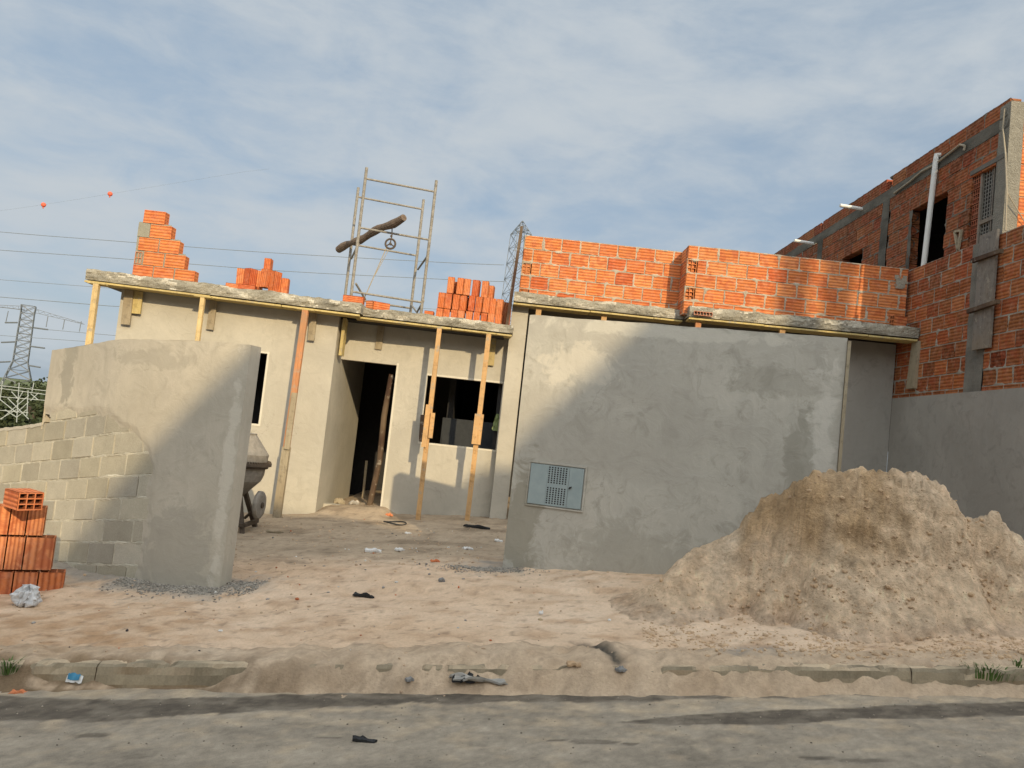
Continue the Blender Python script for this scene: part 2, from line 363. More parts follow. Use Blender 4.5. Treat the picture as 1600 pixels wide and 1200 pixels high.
def gcol(X, Y, Z):
    n = fr(X * .8, Y * 1.1, 3, 4); n2 = fr(X * 4, Y * 6, 11, 4); n3 = fr(X * 13, Y * 16, 21, 3)
    c = SAND.copy()
    c = c + (PALE - c) * max(0, min(1, .35 + n * .7)) 
    c = c + (SANDB - c) * max(0, min(1, n2 * 1.1 + .05))
    lr = sstep(-.8, -2.6, X + n * .8) * sstep(6.6, 5.4, Y); c = c + (RED - c) * lr * max(.15, min(1, .60 + n2 * .9))
    if Y < 5.15:
        c = c + (np.array((.42, .34, .235)) - c) * .35
        mud = sstep(.15, .5, n2 + .45) * sstep(5.0, 4.86, Y) * sstep(-.4, -2.2, X); c = c + (np.array((.17, .115, .065)) - c) * mud * .85
        c = c * (.9 + .25 * n3)
    # yard dust darker and greyer
    yd = sstep(7.2, 8.4, Y); c = c + (np.array((.36, .29, .205)) - c) * yd * .8
    if Y > 7.6: c = c + (np.array((.22, .165, .11)) - c) * max(0, min(1, (fr(X * 1.8, Y * 2.6, 41, 5)) * 1.6)) * .75
    # grey mortar dust beside the walls
    gw = 0
    if X < -1.2 and Y < 8.2:
        dl = abs(Y - wallY(X)) if X < -2.2 else math.hypot(X + 2.25, Y - 6.75); gw = sstep(.55, .1, dl + .25 * n2)
    if X > -.6 and 7.0 < Y < 8.3: gw = max(gw, sstep(.5, .05, math.hypot(min(0, X), Y - 7.5) + .3 * n2) * (1 if X < .3 else 0))
    c = c + (GREYD - c) * gw * .85
    g2 = math.exp(-((X - 1.75) / .22) ** 2 - ((Y - 5.12) / .10) ** 2) * max(0, .6 + n2); c = c + (np.array((.17, .18, .17)) - c) * min(1, g2 * 1.2)
    e = math.exp(-((X - .72 - (Y - 5.1) * -.55 - .03 * fr(Y * 9, 3, 3, 3)) / .05) ** 2) * sstep(5.32, 5.22, Y) * sstep(4.84, 4.9, Y); c = c + (np.array((.06, .055, .045)) - c) * e
    sc_ = max(0, min(1, (n3 - .28) * 3)); c = c * (1 - .3 * sc_)
    if Y > 18: c = c + (np.array((.12, .14, .06)) - c) * sstep(18, 30, Y)
    return tuple(np.clip(c, .02, .8))
WC = [(-8.2, 10.3), (-6.6, 9.2), (-5.43, 8.4), (-4.75, 7.95), (-4.1, 7.5), (-3.6, 7.13), (-3.07, 6.86), (-2.6, 6.70), (-2.28, 6.65)]
def wallY(X): return pw(X, WC)

def spread(lo, hi, st, far, g=1.25):
    c = frange(lo, hi, st); a = []; s = st; x = lo
    while x > -far: s *= g; x -= s; a.append(x)
    b = []; s = st; x = hi
    while x < far: s *= g; x += s; b.append(x)
    return a[::-1] + c + b
xs = spread(-5.6, 4.6, .03, 3000, 1.3)
ys = frange(4.4, 6.2, .022) + frange(6.23, 12.0, .04)
s_ = .05; y = 12.0
while y < 4000: s_ *= 1.3; y += s_; ys.append(y)
struct(fast_grid('ground', xs, ys, gz, gcol, M['soil']))

# road
def roadcol(X, Y, Z):
    n = fr(X * 1.2, Y * 3.0, 3, 5); n2 = fr(X * 6, Y * 9, 1, 4); n3 = fr(X * 25, Y * 25, 2, 2)
    c = np.array((.30, .252, .19)) * (1 + .22 * n + .18 * n3)
    c = c + (np.array((.44, .345, .235)) - c) * max(0, min(1, .62 * sstep(3.7, 4.75, Y) + .9 * n2 - .2))
    wet = 0
    yu, yl = pw(X, WU), pw(X, WL); nn = .035 * fr(X * 2.5, 0, 3, 4) + .012 * n2
    wet = sstep(-.004, .022, min(yu + nn - Y, Y - yl - nn * 1.4) + .02 * n3) if X < 3.3 else 0
    if X > XW2:
        yu, yl = pw(X, WU2), pw(X, WL2); nn = .02 * fr(X * 3, 4, 3, 4) + .01 * n2; wet = max(wet, sstep(.0, .015, min(yu + nn - Y, Y - yl - nn)))
    for (a, b, r1, r2) in BL: wet = max(wet, .85 * sstep(1.15, .8, math.hypot((X - a) / r1, (Y - b) / r2) + .3 * n2))
    tr = .35 * sstep(3.9, 3.55, Y + .1 * n); c = c * (1 - tr * .4)
    c = c + (np.array((.11, .09, .068)) * (1 + .3 * n3) - c) * wet * min(1, max(.5, .86 + .5 * n2))
    c = c * (1 + .12 * fr(X * 60, Y * 60, 5, 2))
    return tuple(np.clip(c, .02, .7))
def rp(px, py):
    d = ray(px, py); q = E + d * (-1.57 / (d.z - .102 * d.x)); return (q.x, q.y)
WU = [rp(*q) for q in [(0, 1080), (150, 1086), (300, 1083), (450, 1077), (650, 1073), (800, 1072), (1000, 1071), (1200, 1067), (1400, 1062), (1600, 1058)]]
WL = [rp(*q) for q in [(0, 1120), (150, 1123), (300, 1112), (450, 1101), (650, 1093), (800, 1091), (1000, 1089), (1200, 1083), (1400, 1078), (1500, 1070), (1600, 1060)]]
WU2 = [rp(*q) for q in [(960, 1122), (1050, 1112), (1150, 1104), (1250, 1102), (1400, 1093), (1600, 1088)]]
WL2 = [rp(*q) for q in [(960, 1123), (1050, 1127), (1150, 1127), (1280, 1124), (1330, 1116), (1450, 1116), (1600, 1111)]]
XW2 = WU2[0][0]
BL = []
for (px, py, r1, r2) in [(148, 1137, .10, .035), (215, 1170, .07, .02), (930, 1147, .14, .028), (985, 1150, .05, .02), (515, 1140, .07, .015), (1275, 1172, .10, .02), (1350, 1176, .12, .025), (870, 1144, .06, .02)]:
    d = ray(px, py); q = E + d * (-1.55 / (d.z - .102 * d.x)); BL.append((q.x, q.y, r1, r2))
rx = spread(-3.6, 3.8, .022, 400, 1.35); ry = [-6.5, -5, -3, -1, 1, 2, 2.6] + frange(3.0, 4.97, .02)
struct(fast_grid('road', rx, ry, lambda X, Y: road_z(X, Y) + (.003 * fr(X * 9, Y * 9, 1, 3) if Y > 2.9 else 0), roadcol, M['road']))
b = MB(); xs2 = [x for x in rx if abs(x) > 4 or abs(x * 10 - round(x * 10)) < .3]
b.grid(sorted(set(xs2)), [-60, -20, -12, -6.5], lambda X, Y: (X, Y, sx(X) + .12), lambda u, v: (.36, .30, .23))
struct(b.build('far_pavement', M['soil']))
# kerb
b = MB(); x = -40.35
KP = [(4.83, -.2), (4.832, .02), (4.838, .08), (4.846, .125), (4.862, .143), (4.90, .146), (4.94, .145), (4.975, .143), (4.98, .05)]
while x < 40:
    n_ = x + 1.0; e0 = random.uniform(-.006, .006); us = frange(x + .003, n_ - .003, .025 if abs(x) < 5 else .25)
    def kf(u, v, e0=e0):
        y, z = KP[int(v)]; m_ = min(1, abs(z) * 9)
        ch = max(0, fr(u * 7, v * .8, 77, 4) - .12) * .05 * (1 if 2 < v < 6 else .3) if abs(u) < 5 else 0
        return (u, y + e0 + .004 * fr(u * 6, v, 3) + ch * .6, sx(u) + z + e0 * .4 + .003 * fr(u * 9, v, 4) - ch)
    def kc(u, v):
        n = fr(u * 2.2, v * .7, 13, 4); k = .92 + .35 * n + .12 * fr(u * 17, v * 3, 5, 3); c = np.array((.30, .245, .165)) * k
        d = max(0, min(1, (1.8 - v) * .6 + 1.5 * fr(u * 3, v, 19, 4))); c = c + (np.array((.24, .17, .10)) - c) * d * .8
        t = max(0, min(1, (v - 3.5) * .3 + 1.4 * fr(u * 2.6, v, 29, 4))); c = c + (np.array((.55, .42, .28)) - c) * t * .8
        return tuple(c)
    b.grid(us, list(range(len(KP))), kf, kc)
    x = n_
struct(b.build('kerb', M['block']))

# ---------------------------------------------------------------- masonry helpers
def bcol(v=.14):
    t = random.random(); base = [(.66, .215, .065), (.61, .18, .055), (.69, .255, .085), (.54, .13, .04)][0 if t < .45 else 1 if t < .64 else 2 if t < .94 else 3]
    k = random.uniform(1 - v, 1 + v * .5); return tuple(x * k for x in base)
def line_map(A, B, flip=False):
    A, B = Vector((A[0], A[1], 0)), Vector((B[0], B[1], 0)); d = (B - A).normalized(); n = Vector((d.y, -d.x, 0)) * (-1 if flip else 1)
    def Fn(s, z, off): p = A + d * s + n * off; return Vector((p.x, p.y, z))
    return Fn, (B - A).length
def masonry(b, mb, Fn, L, z0, nc, bw, bh, th, joint=.013, mask=None, slope=0, colfn=bcol, mortar=MORT, off=0, phase=0, squeeze=.011, header=None, dark=1.0, res=.016, zcap=None, capfn=None):
    """b: bricks, mb: ragged mortar skin standing between them"""
    for r in range(nc):
        za = z0 + r * bh; x = -(bw * .5 if (r + phase) % 2 else 0) + random.uniform(-.01, .01)
        while x < L - .01:
            a, c = max(x, 0), min(x + bw, L); x += bw
            if c - a < .04: continue
            mid = (a + c) / 2
            if mask:
                ok = [mask(a + (c - a) * (i + .5) / 12, za + bh / 2) for i in range(12)]
                if not any(ok): continue
                i0 = ok.index(True); i1 = i0
                while i1 < 12 and ok[i1]: i1 += 1
                a, c = a + (c - a) * i0 / 12, a + (c - a) * i1 / 12
                if c - a < .05: continue
            w = random.uniform(-.004, .004)
            G = (lambda s, z, o, w=w: Fn(s, z + slope * s, o + w)) 
            col = tuple(k * dark for k in colfn())
            if header and header(r, a, c):
                b.holes(G, a + joint / 2, a + bw * .47, za + joint / 2, za + bh - joint / 2, off, 2, 3, .05, col, .007)
                b.brick(G, a + bw * .47 + joint, c - joint / 2, za + joint / 2, za + bh - joint / 2, off, th, tuple(k * dark for k in colfn()))
            else: b.brick(G, a + joint / 2, c - joint / 2, za + joint / 2, za + bh - joint / 2, off, th, col)
    if mb is None: return
    H = nc * bh; us = frange(0, L, res); vs = frange(z0, z0 + H, res)
    def jd(s, z):
        r = (z - z0) / bh; ri = int(max(0, min(nc - 1, math.floor(r)))); dz = min((r - ri), 1 - (r - ri)) * bh
        xx = s + (bw * .5 if (ri + phase) % 2 else 0); k = (xx / bw) % 1; ds = min(k, 1 - k) * bw; return min(dz, ds)
    sd = random.random() * 50
    def depth(s, z):
        d = jd(s, z); n = fr(s * 7 + sd, z * 7, 2, 4); n2 = fr(s * 30 + sd, z * 30, 5, 2)
        w = joint * .5 + .004 + max(0, n) * .016
        return off - .004 + n * squeeze * .9 + n2 * .003 + (0 if d < w else -(d - w) * 1.6)
    mb.grid(us, vs, lambda s, z: Fn(s, z + slope * s, depth(s, z)), lambda s, z: tuple(k * dark * (1 + .18 * fr(s * 3, z * 3, sd, 3)) for k in mortar), mask=mask)

# ---------------------------------------------------------------- front (right) boundary wall with meter box
FA, FB = (.10, 7.45), (2.93, 6.80)
def wall_mesh(b, A, B, z0, z1, th, openings=(), res=None, zfun=None):
    Fn, L = line_map(A, B); us = sorted({0, L} | {o for q in openings for o in q[:2]}); zs = sorted({z0, z1} | {o for q in openings for o in q[2:]})
    isop = lambda s, z: any(q[0] < s < q[1] and q[2] < z < q[3] for q in openings)
    for i in range(len(us) - 1):
        for j in range(len(zs) - 1):
            a, c, e, f = us[i], us[i + 1], zs[j], zs[j + 1]
            if isop((a + c) / 2, (e + f) / 2): continue
            b.quad(Fn(a, e, 0), Fn(c, e, 0), Fn(c, f, 0), Fn(a, f, 0)); b.quad(Fn(c, e, -th), Fn(a, e, -th), Fn(a, f, -th), Fn(c, f, -th))
            def op(ii, jj):
                if ii < 0 or jj < 0 or ii >= len(us) - 1 or jj >= len(zs) - 1: return True
                return isop((us[ii] + us[ii + 1]) / 2, (zs[jj] + zs[jj + 1]) / 2)
            if op(i - 1, j): b.quad(Fn(a, e, -th), Fn(a, e, 0), Fn(a, f, 0), Fn(a, f, -th))
            if op(i + 1, j): b.quad(Fn(c, e, 0), Fn(c, e, -th), Fn(c, f, -th), Fn(c, f, 0))
            if op(i, j + 1): b.quad(Fn(a, f, 0), Fn(c, f, 0), Fn(c, f, -th), Fn(a, f, -th))
            if op(i, j - 1): b.quad(Fn(a, e, -th), Fn(c, e, -th), Fn(c, e, 0), Fn(a, e, 0))
    return Fn, L
fwall = thing('boundary_wall', (1.5, 7.15, .3), 'large grey cement-rendered front wall with a meter box set in it', 'wall')
b = MB(); Fn, L = line_map(FA, FB)
def wob(s, z): return .006 * fr(s * 1.3, z * 1.3, 3, 3)
ss, zz = frange(0, L, .05), frange(-.3, 2.747, .05)
topz = lambda s: 2.747 + .008 * fr(s * 3, 0, 0, 3)
zf = lambda s, z: topz(s) if z > 2.74 else z
b.grid(ss, zz, lambda s, z: Fn(s, zf(s, z), wob(s, z)))
b.grid(ss, [0, .15], lambda s, t: Fn(s, topz(s), wob(s, 2.747) * (1 if t == 0 else 0) - t))
b.grid([0, .15], zz, lambda t, z: Fn(0, zf(0, z), (wob(0, z) if t == 0 else 0) - t)); b.grid([0, .15], zz, lambda t, z: Fn(L, zf(L, z), (wob(L, z) if t == 0 else 0) - t))
b.quad(Fn(0, -.3, -.15), Fn(L, -.3, -.15), Fn(L, 2.74, -.15), Fn(0, 2.74, -.15))
b.build('rendered_wall', M['pl_front'], fwall)
b = MB(); b.obox(Fn(L + .003, .3, -.10), Fn(L + .03, .3, -.10) - Fn(L + .003, .3, -.10), Fn(L, 0, .02) - Fn(L, 0, -.1), (0, 0, 2.42)); b.build('edge_batten', M['plank_old'], fwall)
# meter box
mbx = thing('meter_box', PL(868, 790, FA, FB), 'blue-grey utility meter box with square-hole grille low in the large front wall', 'meter box')
c0 = PL(830, 722, FA, FB); c1 = PL(915, 733, FA, FB); c2 = PL(826, 787, FA, FB)
s_of = lambda p: (Vector((p.x - FA[0], p.y - FA[1])).length)
sa, sb = s_of(c0), s_of(c1); za, zb = c2.z, c0.z; W = sb - sa; H = zb - za
G = lambda u, v, o: Fn(sa + u * W, za + v * H, o)
b = MB(); t = .025
for (u0, u1, v0, v1) in [(-.03, 1.03, -.04, 0), (-.03, 1.03, 1, 1.04), (-.03, 0, 0, 1), (1, 1.03, 0, 1)]:
    b.brick(lambda s, z, o: G(s, z, o), u0, u1, v0, v1, .014, .03, (1, 1, 1), .002)
b.build('frame', M['pl_front'], mbx)
b = MB(); b.brick(G, .01, .33, .02, .98, .016, .03, (1, 1, 1), .003); b.build('side_panel', M['meter'], mbx)
b = MB(); b.brick(G, .725, .985, .02, .98, .020, .03, (1, 1, 1), .003)
dp = b.build('door_panel', M['meter'], mbx); b = MB(); b.tube([G(.76, .5, .02), G(.76, .5, .032)], .010, 10); b.tube([G(.74, .48, .03), G(.79, .53, .034)], .005, 6); b.build('latch', M['black'], dp)
b = MB(); us = [.33, .345]
for k in range(7): us += [us[-1] + .028, us[-1] + .028 + .0235]
us = us[:-1] + [.72]
def gl(v0, v1, n):
    r = [v0]; 
    for k in range(n): h = (v1 - v0) / n; r += [v0 + h * k + h * .32, v0 + h * (k + 1)]
    return r
vs = [.02] + gl(.05, .46, 8) + gl(.54, .95, 8) + [.98]
for i in range(len(us) - 1):
    for j in range(len(vs) - 1):
        hole = (i % 2 == 1) and ((1 <= j <= 16 and j % 2 == 0) or (18 <= j <= 33 and (j - 17) % 2 == 0))
        if not hole: b.quad(G(us[i], vs[j], .016), G(us[i + 1], vs[j], .016), G(us[i + 1], vs[j + 1], .016), G(us[i], vs[j + 1], .016))
b.build('grille', M['meter'], mbx)
b = MB(); b.quad(G(.33, .02, .010), G(.72, .02, .010), G(.72, .98, .010), G(.33, .98, .010)); b.build('dark_backing', M['black'], mbx)  # flat black sheet stands for the shade behind the grille holes

# ---------------------------------------------------------------- curved left wall: blocks + render coat
pts = WC[::-1]; arc = [0]
for a, c in zip(pts, pts[1:]): arc.append(arc[-1] + math.hypot(c[0] - a[0], c[1] - a[1]))
def cur(s):
    s = max(-.2, min(s, arc[-1])); k = 0
    while k < len(arc) - 2 and s > arc[k + 1]: k += 1
    def p(i): i = max(0, min(len(pts) - 1, i)); return pts[i]
    t = (s - arc[k]) / (arc[k + 1] - arc[k]); p0, p1, p2, p3 = p(k - 1), p(k), p(k + 1), p(k + 2)
    if k == 0: p0 = (2 * p1[0] - p2[0], 2 * p1[1] - p2[1])
    cr_ = lambda a, b_, c, d: .5 * (2 * b_ + (c - a) * t + (2 * a - 5 * b_ + 4 * c - d) * t * t + (3 * b_ - a - 3 * c + d) * t ** 3)
    return cr_(p0[0], p1[0], p2[0], p3[0]), cr_(p0[1], p1[1], p2[1], p3[1])
def FC(s, z, off):
    x, y = cur(s); x2, y2 = cur(s + .01); dx, dy = x2 - x, y2 - y; l = math.hypot(dx, dy) or 1
    nx, ny = -dy / l, dx / l
    if ny > 0: nx, ny = -nx, -ny
    return Vector((x + nx * off, y + ny * off, z))
def s_at(X):
    lo, hi = 0, arc[-1]
    for _ in range(40):
        m_ = (lo + hi) / 2
        if cur(m_)[0] > X: lo = m_
        else: hi = m_
    return lo
S228, S475 = s_at(-3.07), s_at(-4.75)
SL = -.155
cwall = thing('curved_wall', (-3.4, 7.1, -.2), 'curved side wall left of the gateway, bare concrete blocks below grey render', 'wall')
# courses follow the falling street
zbase = -1.72 + 1.6 - SL * S228 - .402
def ptop(s): return pw(s, [(0, 2.10), (.33, 2.095), (s_at(-3.75), 2.055), (S475, 1.92), (9, 1.9)]) + .006 * fr(s * 6, 1, 1)
b = MB(); mb = MB()
_rt = round((1.25 - zbase - SL * S475) / .2)
def topblock(s): return zbase + .2 * _rt + SL * s
def cm(s, z): zz_ = z + SL * s; return zz_ < (ptop(s) - .13 if s < S475 - .12 else topblock(s) - .02)
bc = lambda: (lambda k, w: (.40 * k, .37 * k * (1 - w * .02), .30 * k * (1 - w * .10)))(random.uniform(.82, 1.12), random.random())
masonry(b, None, FC, arc[-1], zbase, 13, .395, .2, .14, .016, mask=lambda s, z: cm(s, z), slope=SL, colfn=bc, phase=1)
b.build('block_courses', M['block'], cwall)
def jd(s, z):
    r = (z - SL * s - zbase) / .2; ri = math.floor(r); dz = min(r - ri, 1 - (r - ri)) * .2
    k = ((s + (.395 * .5 if (ri + 1) % 2 else 0)) / .395) % 1; return min(dz, min(k, 1 - k) * .395)
def mdep(s, z):
    d = jd(s, z); return -.003 + .0045 * fr(s * 9, z * 9, 3, 4) - max(0, d - .011 - .008 * max(0, fr(s * 6, z * 6, 1))) * 1.2
mb.grid(frange(0, arc[-1], .018), frange(-1.2, 2.02, .018), lambda s, z: FC(s, z, mdep(s, z)), lambda s, z: tuple(k * (1 + .2 * fr(s * 4, z * 4, 2)) for k in (.47, .435, .345)), mask=lambda s, z: cm(s, z - SL * s))
mb.build('mortar_joints', M['attr'], cwall)
def ptop(s): return pw(s, [(0, 2.10), (.33, 2.095), (s_at(-3.75), 2.055), (S475, 1.92), (9, 1.9)]) + .006 * fr(s * 6, 1, 1)
def border(s, z):    # >0 inside render
    n = .07 * fr(s * 3, z * 3, 7, 4) + .02 * fr(s * 14, z * 14, 2, 3)
    right = S228 + .02 - s + n * .55
    up = z - pw(s, [(S228 - .1, .72), (S228 + .1, 1.05), (S228 + .35, 1.24), (S228 + .8, 1.33), (S475, 1.28)]) + n * .7
    return max(right, up)
b = MB(); us, vs = frange(-.001, S475 + .01, .022), frange(-.9, 2.12, .022)
def poff(s, z): return .016 * sstep(-.03, .09, border(s, z)) - .006 + .003 * fr(s * 2, z * 2, 5, 3)
b.grid(us, vs, lambda s, z: FC(s, min(z, ptop(s)), poff(s, z)), mask=lambda s, z: border(s, z) > -.04 and z < ptop(s) + .02)
b.grid(us, [-.16, .01], lambda s, o: FC(s, ptop(s), o)); 
b.grid([-.16, -.08, .010], vs, lambda o, z: FC(0, min(z, ptop(0)), o) + Vector((.010 if o < .01 else 0, 0, 0)))
b.grid([-.16, .010], vs, lambda o, z: FC(S475, max(1.1, min(z, ptop(S475))), o))
b.grid(us, [-.5, 2.0], lambda s, z: FC(s, min(z, ptop(s)), -.16))
b.grid(frange(S475, arc[-1], .1), [-.15, 0], lambda s, o: FC(s, topblock(s) - .03, o))
b.build('render_coat', M['pl_left'], cwall, smooth=False)
# mortar bed on the low wall's top
b = MB(); b.grid(frange(S475 - .02, arc[-1], .03), [-.15, -.08, -.003, .006], lambda s, o: FC(s, topblock(s) + .012 * fr(s * 8, 2, 1) + (-.03 if o > 0 else 0.006), o), lambda u, v: (.42, .38, .30)); b.build('coping_mortar', M['attr'], cwall)

# ---------------------------------------------------------------- house
HZ = 3.01
SA, SB = P(133, 437, 10.45), P(563, 492, 10.9)
house = thing('unfinished_house', (-2.5, 12, .2), 'single-storey unfinished house with rendered walls, doorway and open window holes', 'house')
W1A, W1B = (-5.62, 10.80), (-2.62, 11.2)
W2A, W2B = (-2.62, 11.65), (-.125, 11.77)
F1, L1 = line_map(W1A, W1B); F2, L2 = line_map(W2A, W2B)
def s_on(A, p): return math.hypot(p.x - A[0], p.y - A[1])
b = MB()
wR = PL(418, 552, W1A, W1B); s1 = s_on(W1A, wR)
wall_mesh(b, W1A, W1B, -.4, HZ, .15, [(s1 - 1.15, s1, 1.31, 2.33)])
dR = PL(620, 570, W2A, W2B); d2 = s_on(W2A, dR); wl = s_on(W2A, PL(668, 587, W2A, W2B)); wr = s_on(W2A, PL(786, 600, W2A, W2B))
wall_mesh(b, (W2A[0] + .001, W2A[1]), W2B, -.4, HZ, .15, [(0, d2, .22, 2.41), (wl, wr, 1.29, 2.31)])
wall_mesh(b, (-2.62, 11.352), (-2.62, min(14.4, PX(552, 720, -2.62).y)), -.4, HZ, .15)            # jamb-side wall, faces right
b.box(-2.77, -2.6205, 11.2, 11.352, -.4, HZ)
wall_mesh(b, (-5.62, 14.6), (-5.62, 10.951), -.4, HZ, .15)
b.build('rendered_wall', M['pl_house'], house)
b = MB()
def trim(Fx, a, c, e, f, w=.028):
    for q in [(a - w, a, e, f + w), (c, c + w, e, f + w), (a, c, f, f + w), (a - w, c + w, e - w, e)]:
        b.brick(Fx, q[0], q[1], q[2], q[3], .004, .02, (1, 1, 1), .001)
M['trim'] = simple('fresh_trim_mortar', (.56, .52, .43), (.62, .58, .48), 14, .9, .3)
trim(F1, s1 - 1.15, s1, 1.31, 2.33); b.build('window_trim', M['trim'], house)
b = MB(); trim(F2, wl, wr, 1.29, 2.31); b.build('window_trim', M['trim'], house)
b = MB(); b.brick(F2, d2, d2 + .03, .15, 2.44, .004, .02, (1, 1, 1), .001); b.build('door_trim', M['trim'], house)
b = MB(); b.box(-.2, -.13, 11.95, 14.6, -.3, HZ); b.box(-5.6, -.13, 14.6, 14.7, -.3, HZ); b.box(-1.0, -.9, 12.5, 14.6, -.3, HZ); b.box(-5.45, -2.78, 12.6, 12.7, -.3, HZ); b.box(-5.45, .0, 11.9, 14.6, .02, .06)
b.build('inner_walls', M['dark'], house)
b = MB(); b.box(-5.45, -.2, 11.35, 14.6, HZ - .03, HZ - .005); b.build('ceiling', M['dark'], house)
# ragged slabs
def slab(A, B, back, z0, z1, name, parent, seed, lipdark=None):
    b = MB(); A, B = Vector((A[0], A[1], 0)), Vector((B[0], B[1], 0)); Fs, Ls = line_map(A, B)
    us = frange(0, Ls, .03); 
    def tz(s): return z1 + .025 * fr(s * 2.2, seed, 1, 4) + .008 * fr(s * 12, seed, 2, 3)
    def ed(s, v): return .022 * fr(s * 3, v * 6, seed, 4) + .012 * fr(s * 13, v * 20, seed + 3, 3)
    def cf(s, z):
        n = fr(s * 2.3, z * 7, seed + 8, 4); k = 1 + .35 * n
        c = (.31 * k, .285 * k, .225 * k)
        if fr(s * 4, z * 10, seed + 20, 4) > .27: c = (.50, .46, .37)
        return c
    b.grid(us, frange(z0, z1, .02), lambda s, z: Fs(s, z0 + (tz(s) - z0) * (z - z0) / (z1 - z0), ed(s, z) + .012 * math.sin((z - z0) / (z1 - z0) * 3.1)), cf)
    b.grid(us, [0, .03, .08, .16, .3], lambda s, t: Fs(s, tz(s) + .006 * fr(s * 9, t * 20, seed), ed(s, z1) * max(0, 1 - t * 8) - t), lambda s, t: cf(s, t))
    n = Fs(0, 0, 1) - Fs(0, 0, 0)
    a0, b0 = Fs(0, 0, -.3), Fs(Ls, 0, -.3)
    b.quad(Vector((a0.x, a0.y, z1)), Vector((b0.x, b0.y, z1)), (b0.x, back, z1), (a0.x, back, z1), (.3, .27, .22))
    b.quad((A.x, A.y, z0), (B.x, B.y, z0), (b0.x, back, z0), (a0.x, back, z0), (.16, .14, .11))
    for (p, q, e0) in ((A, a0, 0), (B, b0, Ls)):
        b.grid([0, .03, .3, 1.0], frange(z0, z1, .03), lambda t, z: (p.x + (.012 * fr(t * 9, z * 9, seed) if t > 0 else ed(e0, z) * 0), p.y + t * (back - p.y) * .999 if t > .03 else p.y + t * 3, z0 + (tz(e0) - z0) * (z - z0) / (z1 - z0)), cf)
    return b.build(name, M['slab'], parent, smooth=False)
slab(SA, SB, 14.8, HZ + .025, HZ + .175, 'roof_slab', house, 3)
S2A, S2B = (-2.36, 11.08), (-.07, 11.27)
slab(S2A, S2B, 14.79, HZ + .02, HZ + .15, 'roof_slab', house, 9)
def formwork(A, B, z, parent, w=.30, lip=.024, seed=0, mat='form'):
    Fs, Ls = line_map(A, B); b = MB(); s = 0; random.seed(seed)
    while s < Ls - .05:
        l = min(Ls - s, random.uniform(.9, 1.7)); o = random.uniform(-.012, .014)
        b.obox(Fs(s, z - random.uniform(0, .008), o - w), Fs(s + l - .01, z, o - w) - Fs(s, z, o - w), Fs(s, z, o + .005) - Fs(s, z, o - w), (0, 0, lip)); s += l
    return b.build('formwork_board', M[mat], parent)
formwork(SA, SB, HZ - .012, house, seed=2); formwork(S2A, S2B, HZ - .018, house, seed=5)
# garage
garage = thing('unfinished_garage', (2, 8.5, .3), 'open garage bay with a flat slab and orange hollow-brick parapet in two steps', 'garage')
HG = 3.51
G1A, G1B = (-.11, 11.40), (2.44, 11.40); G2A, G2B = (2.45, 11.08), (5.67, 10.83)
slab(G1A, G1B, 16, HG + .025, HG + .17, 'roof_slab', garage, 14); slab(G2A, G2B, 15.98, HG + .025, HG + .18, 'roof_slab', garage, 21)
formwork(G1A, G1B, HG - .014, garage, seed=7); formwork(G2A, G2B, HG - .014, garage, seed=8)
b = MB(); b.box(-.12, .13, 11.59, 15.6, -.3, HG); b.build('side_wall', M['pl_house'], garage)
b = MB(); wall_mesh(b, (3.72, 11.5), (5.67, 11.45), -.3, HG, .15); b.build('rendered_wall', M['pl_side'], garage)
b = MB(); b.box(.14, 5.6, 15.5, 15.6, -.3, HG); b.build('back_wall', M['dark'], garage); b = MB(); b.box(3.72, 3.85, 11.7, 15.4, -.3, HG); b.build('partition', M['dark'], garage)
# parapets
random.seed(21)
PZ = 3.583; PM = (.40, .345, .265)
b = MB(); mb = MB()
f, l = line_map((-.047, 11.64), (2.52, 11.64)); masonry(b, mb, f, l, PZ, 5, .288, .206, .14, header=lambda r, a, c: a == 0 and r % 2 == 0, mortar=PM, joint=.018, squeeze=.018)
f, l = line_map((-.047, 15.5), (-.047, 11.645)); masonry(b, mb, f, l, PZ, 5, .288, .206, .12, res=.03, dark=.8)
b.build('parapet_bricks', M['brick'], garage); mb.build('parapet_mortar', M['attr'], garage)
b = MB(); mb = MB()
f, l = line_map((2.376, 11.20), (5.65, 11.20)); masonry(b, mb, f, l, PZ, 5, .30, .206, .14, header=lambda r, a, c: a == 0 and r % 2 == 1, phase=1, mortar=PM, joint=.018, squeeze=.018)
f, l = line_map((2.376, 11.63), (2.376, 11.205)); masonry(b, mb, f, l, PZ, 5, .27, .206, .12)
b.build('parapet_bricks', M['brick'], garage); mb.build('parapet_mortar', M['attr'], garage)
b = MB(); b.grid(frange(5.42, 5.62, .02), frange(4.30, 4.50, .02), lambda x, z: Vector((x, 11.185 - .008 * fr(x * 9, z * 9, 2), z)), lambda x, z: (.32, .29, .23), mask=lambda x, z: max(abs(x - 5.54) / .07, abs(z - 4.4) / .085) < 1 + .6 * fr(x * 14, z * 14, 7)); b.build('mortar_patch', M['attr'], garage)
b = MB(); d_ = P(1082, 494, 11.0)
b.holes(lambda s, z, o: Vector((d_.x + .02 + s, 11.045 - o, 3.555 + z)), 0, .27, 0, .06, .03, 6, 1, .06, (.45, .2, .12)); b.build('slab_infill_brick', M['brick'], garage)

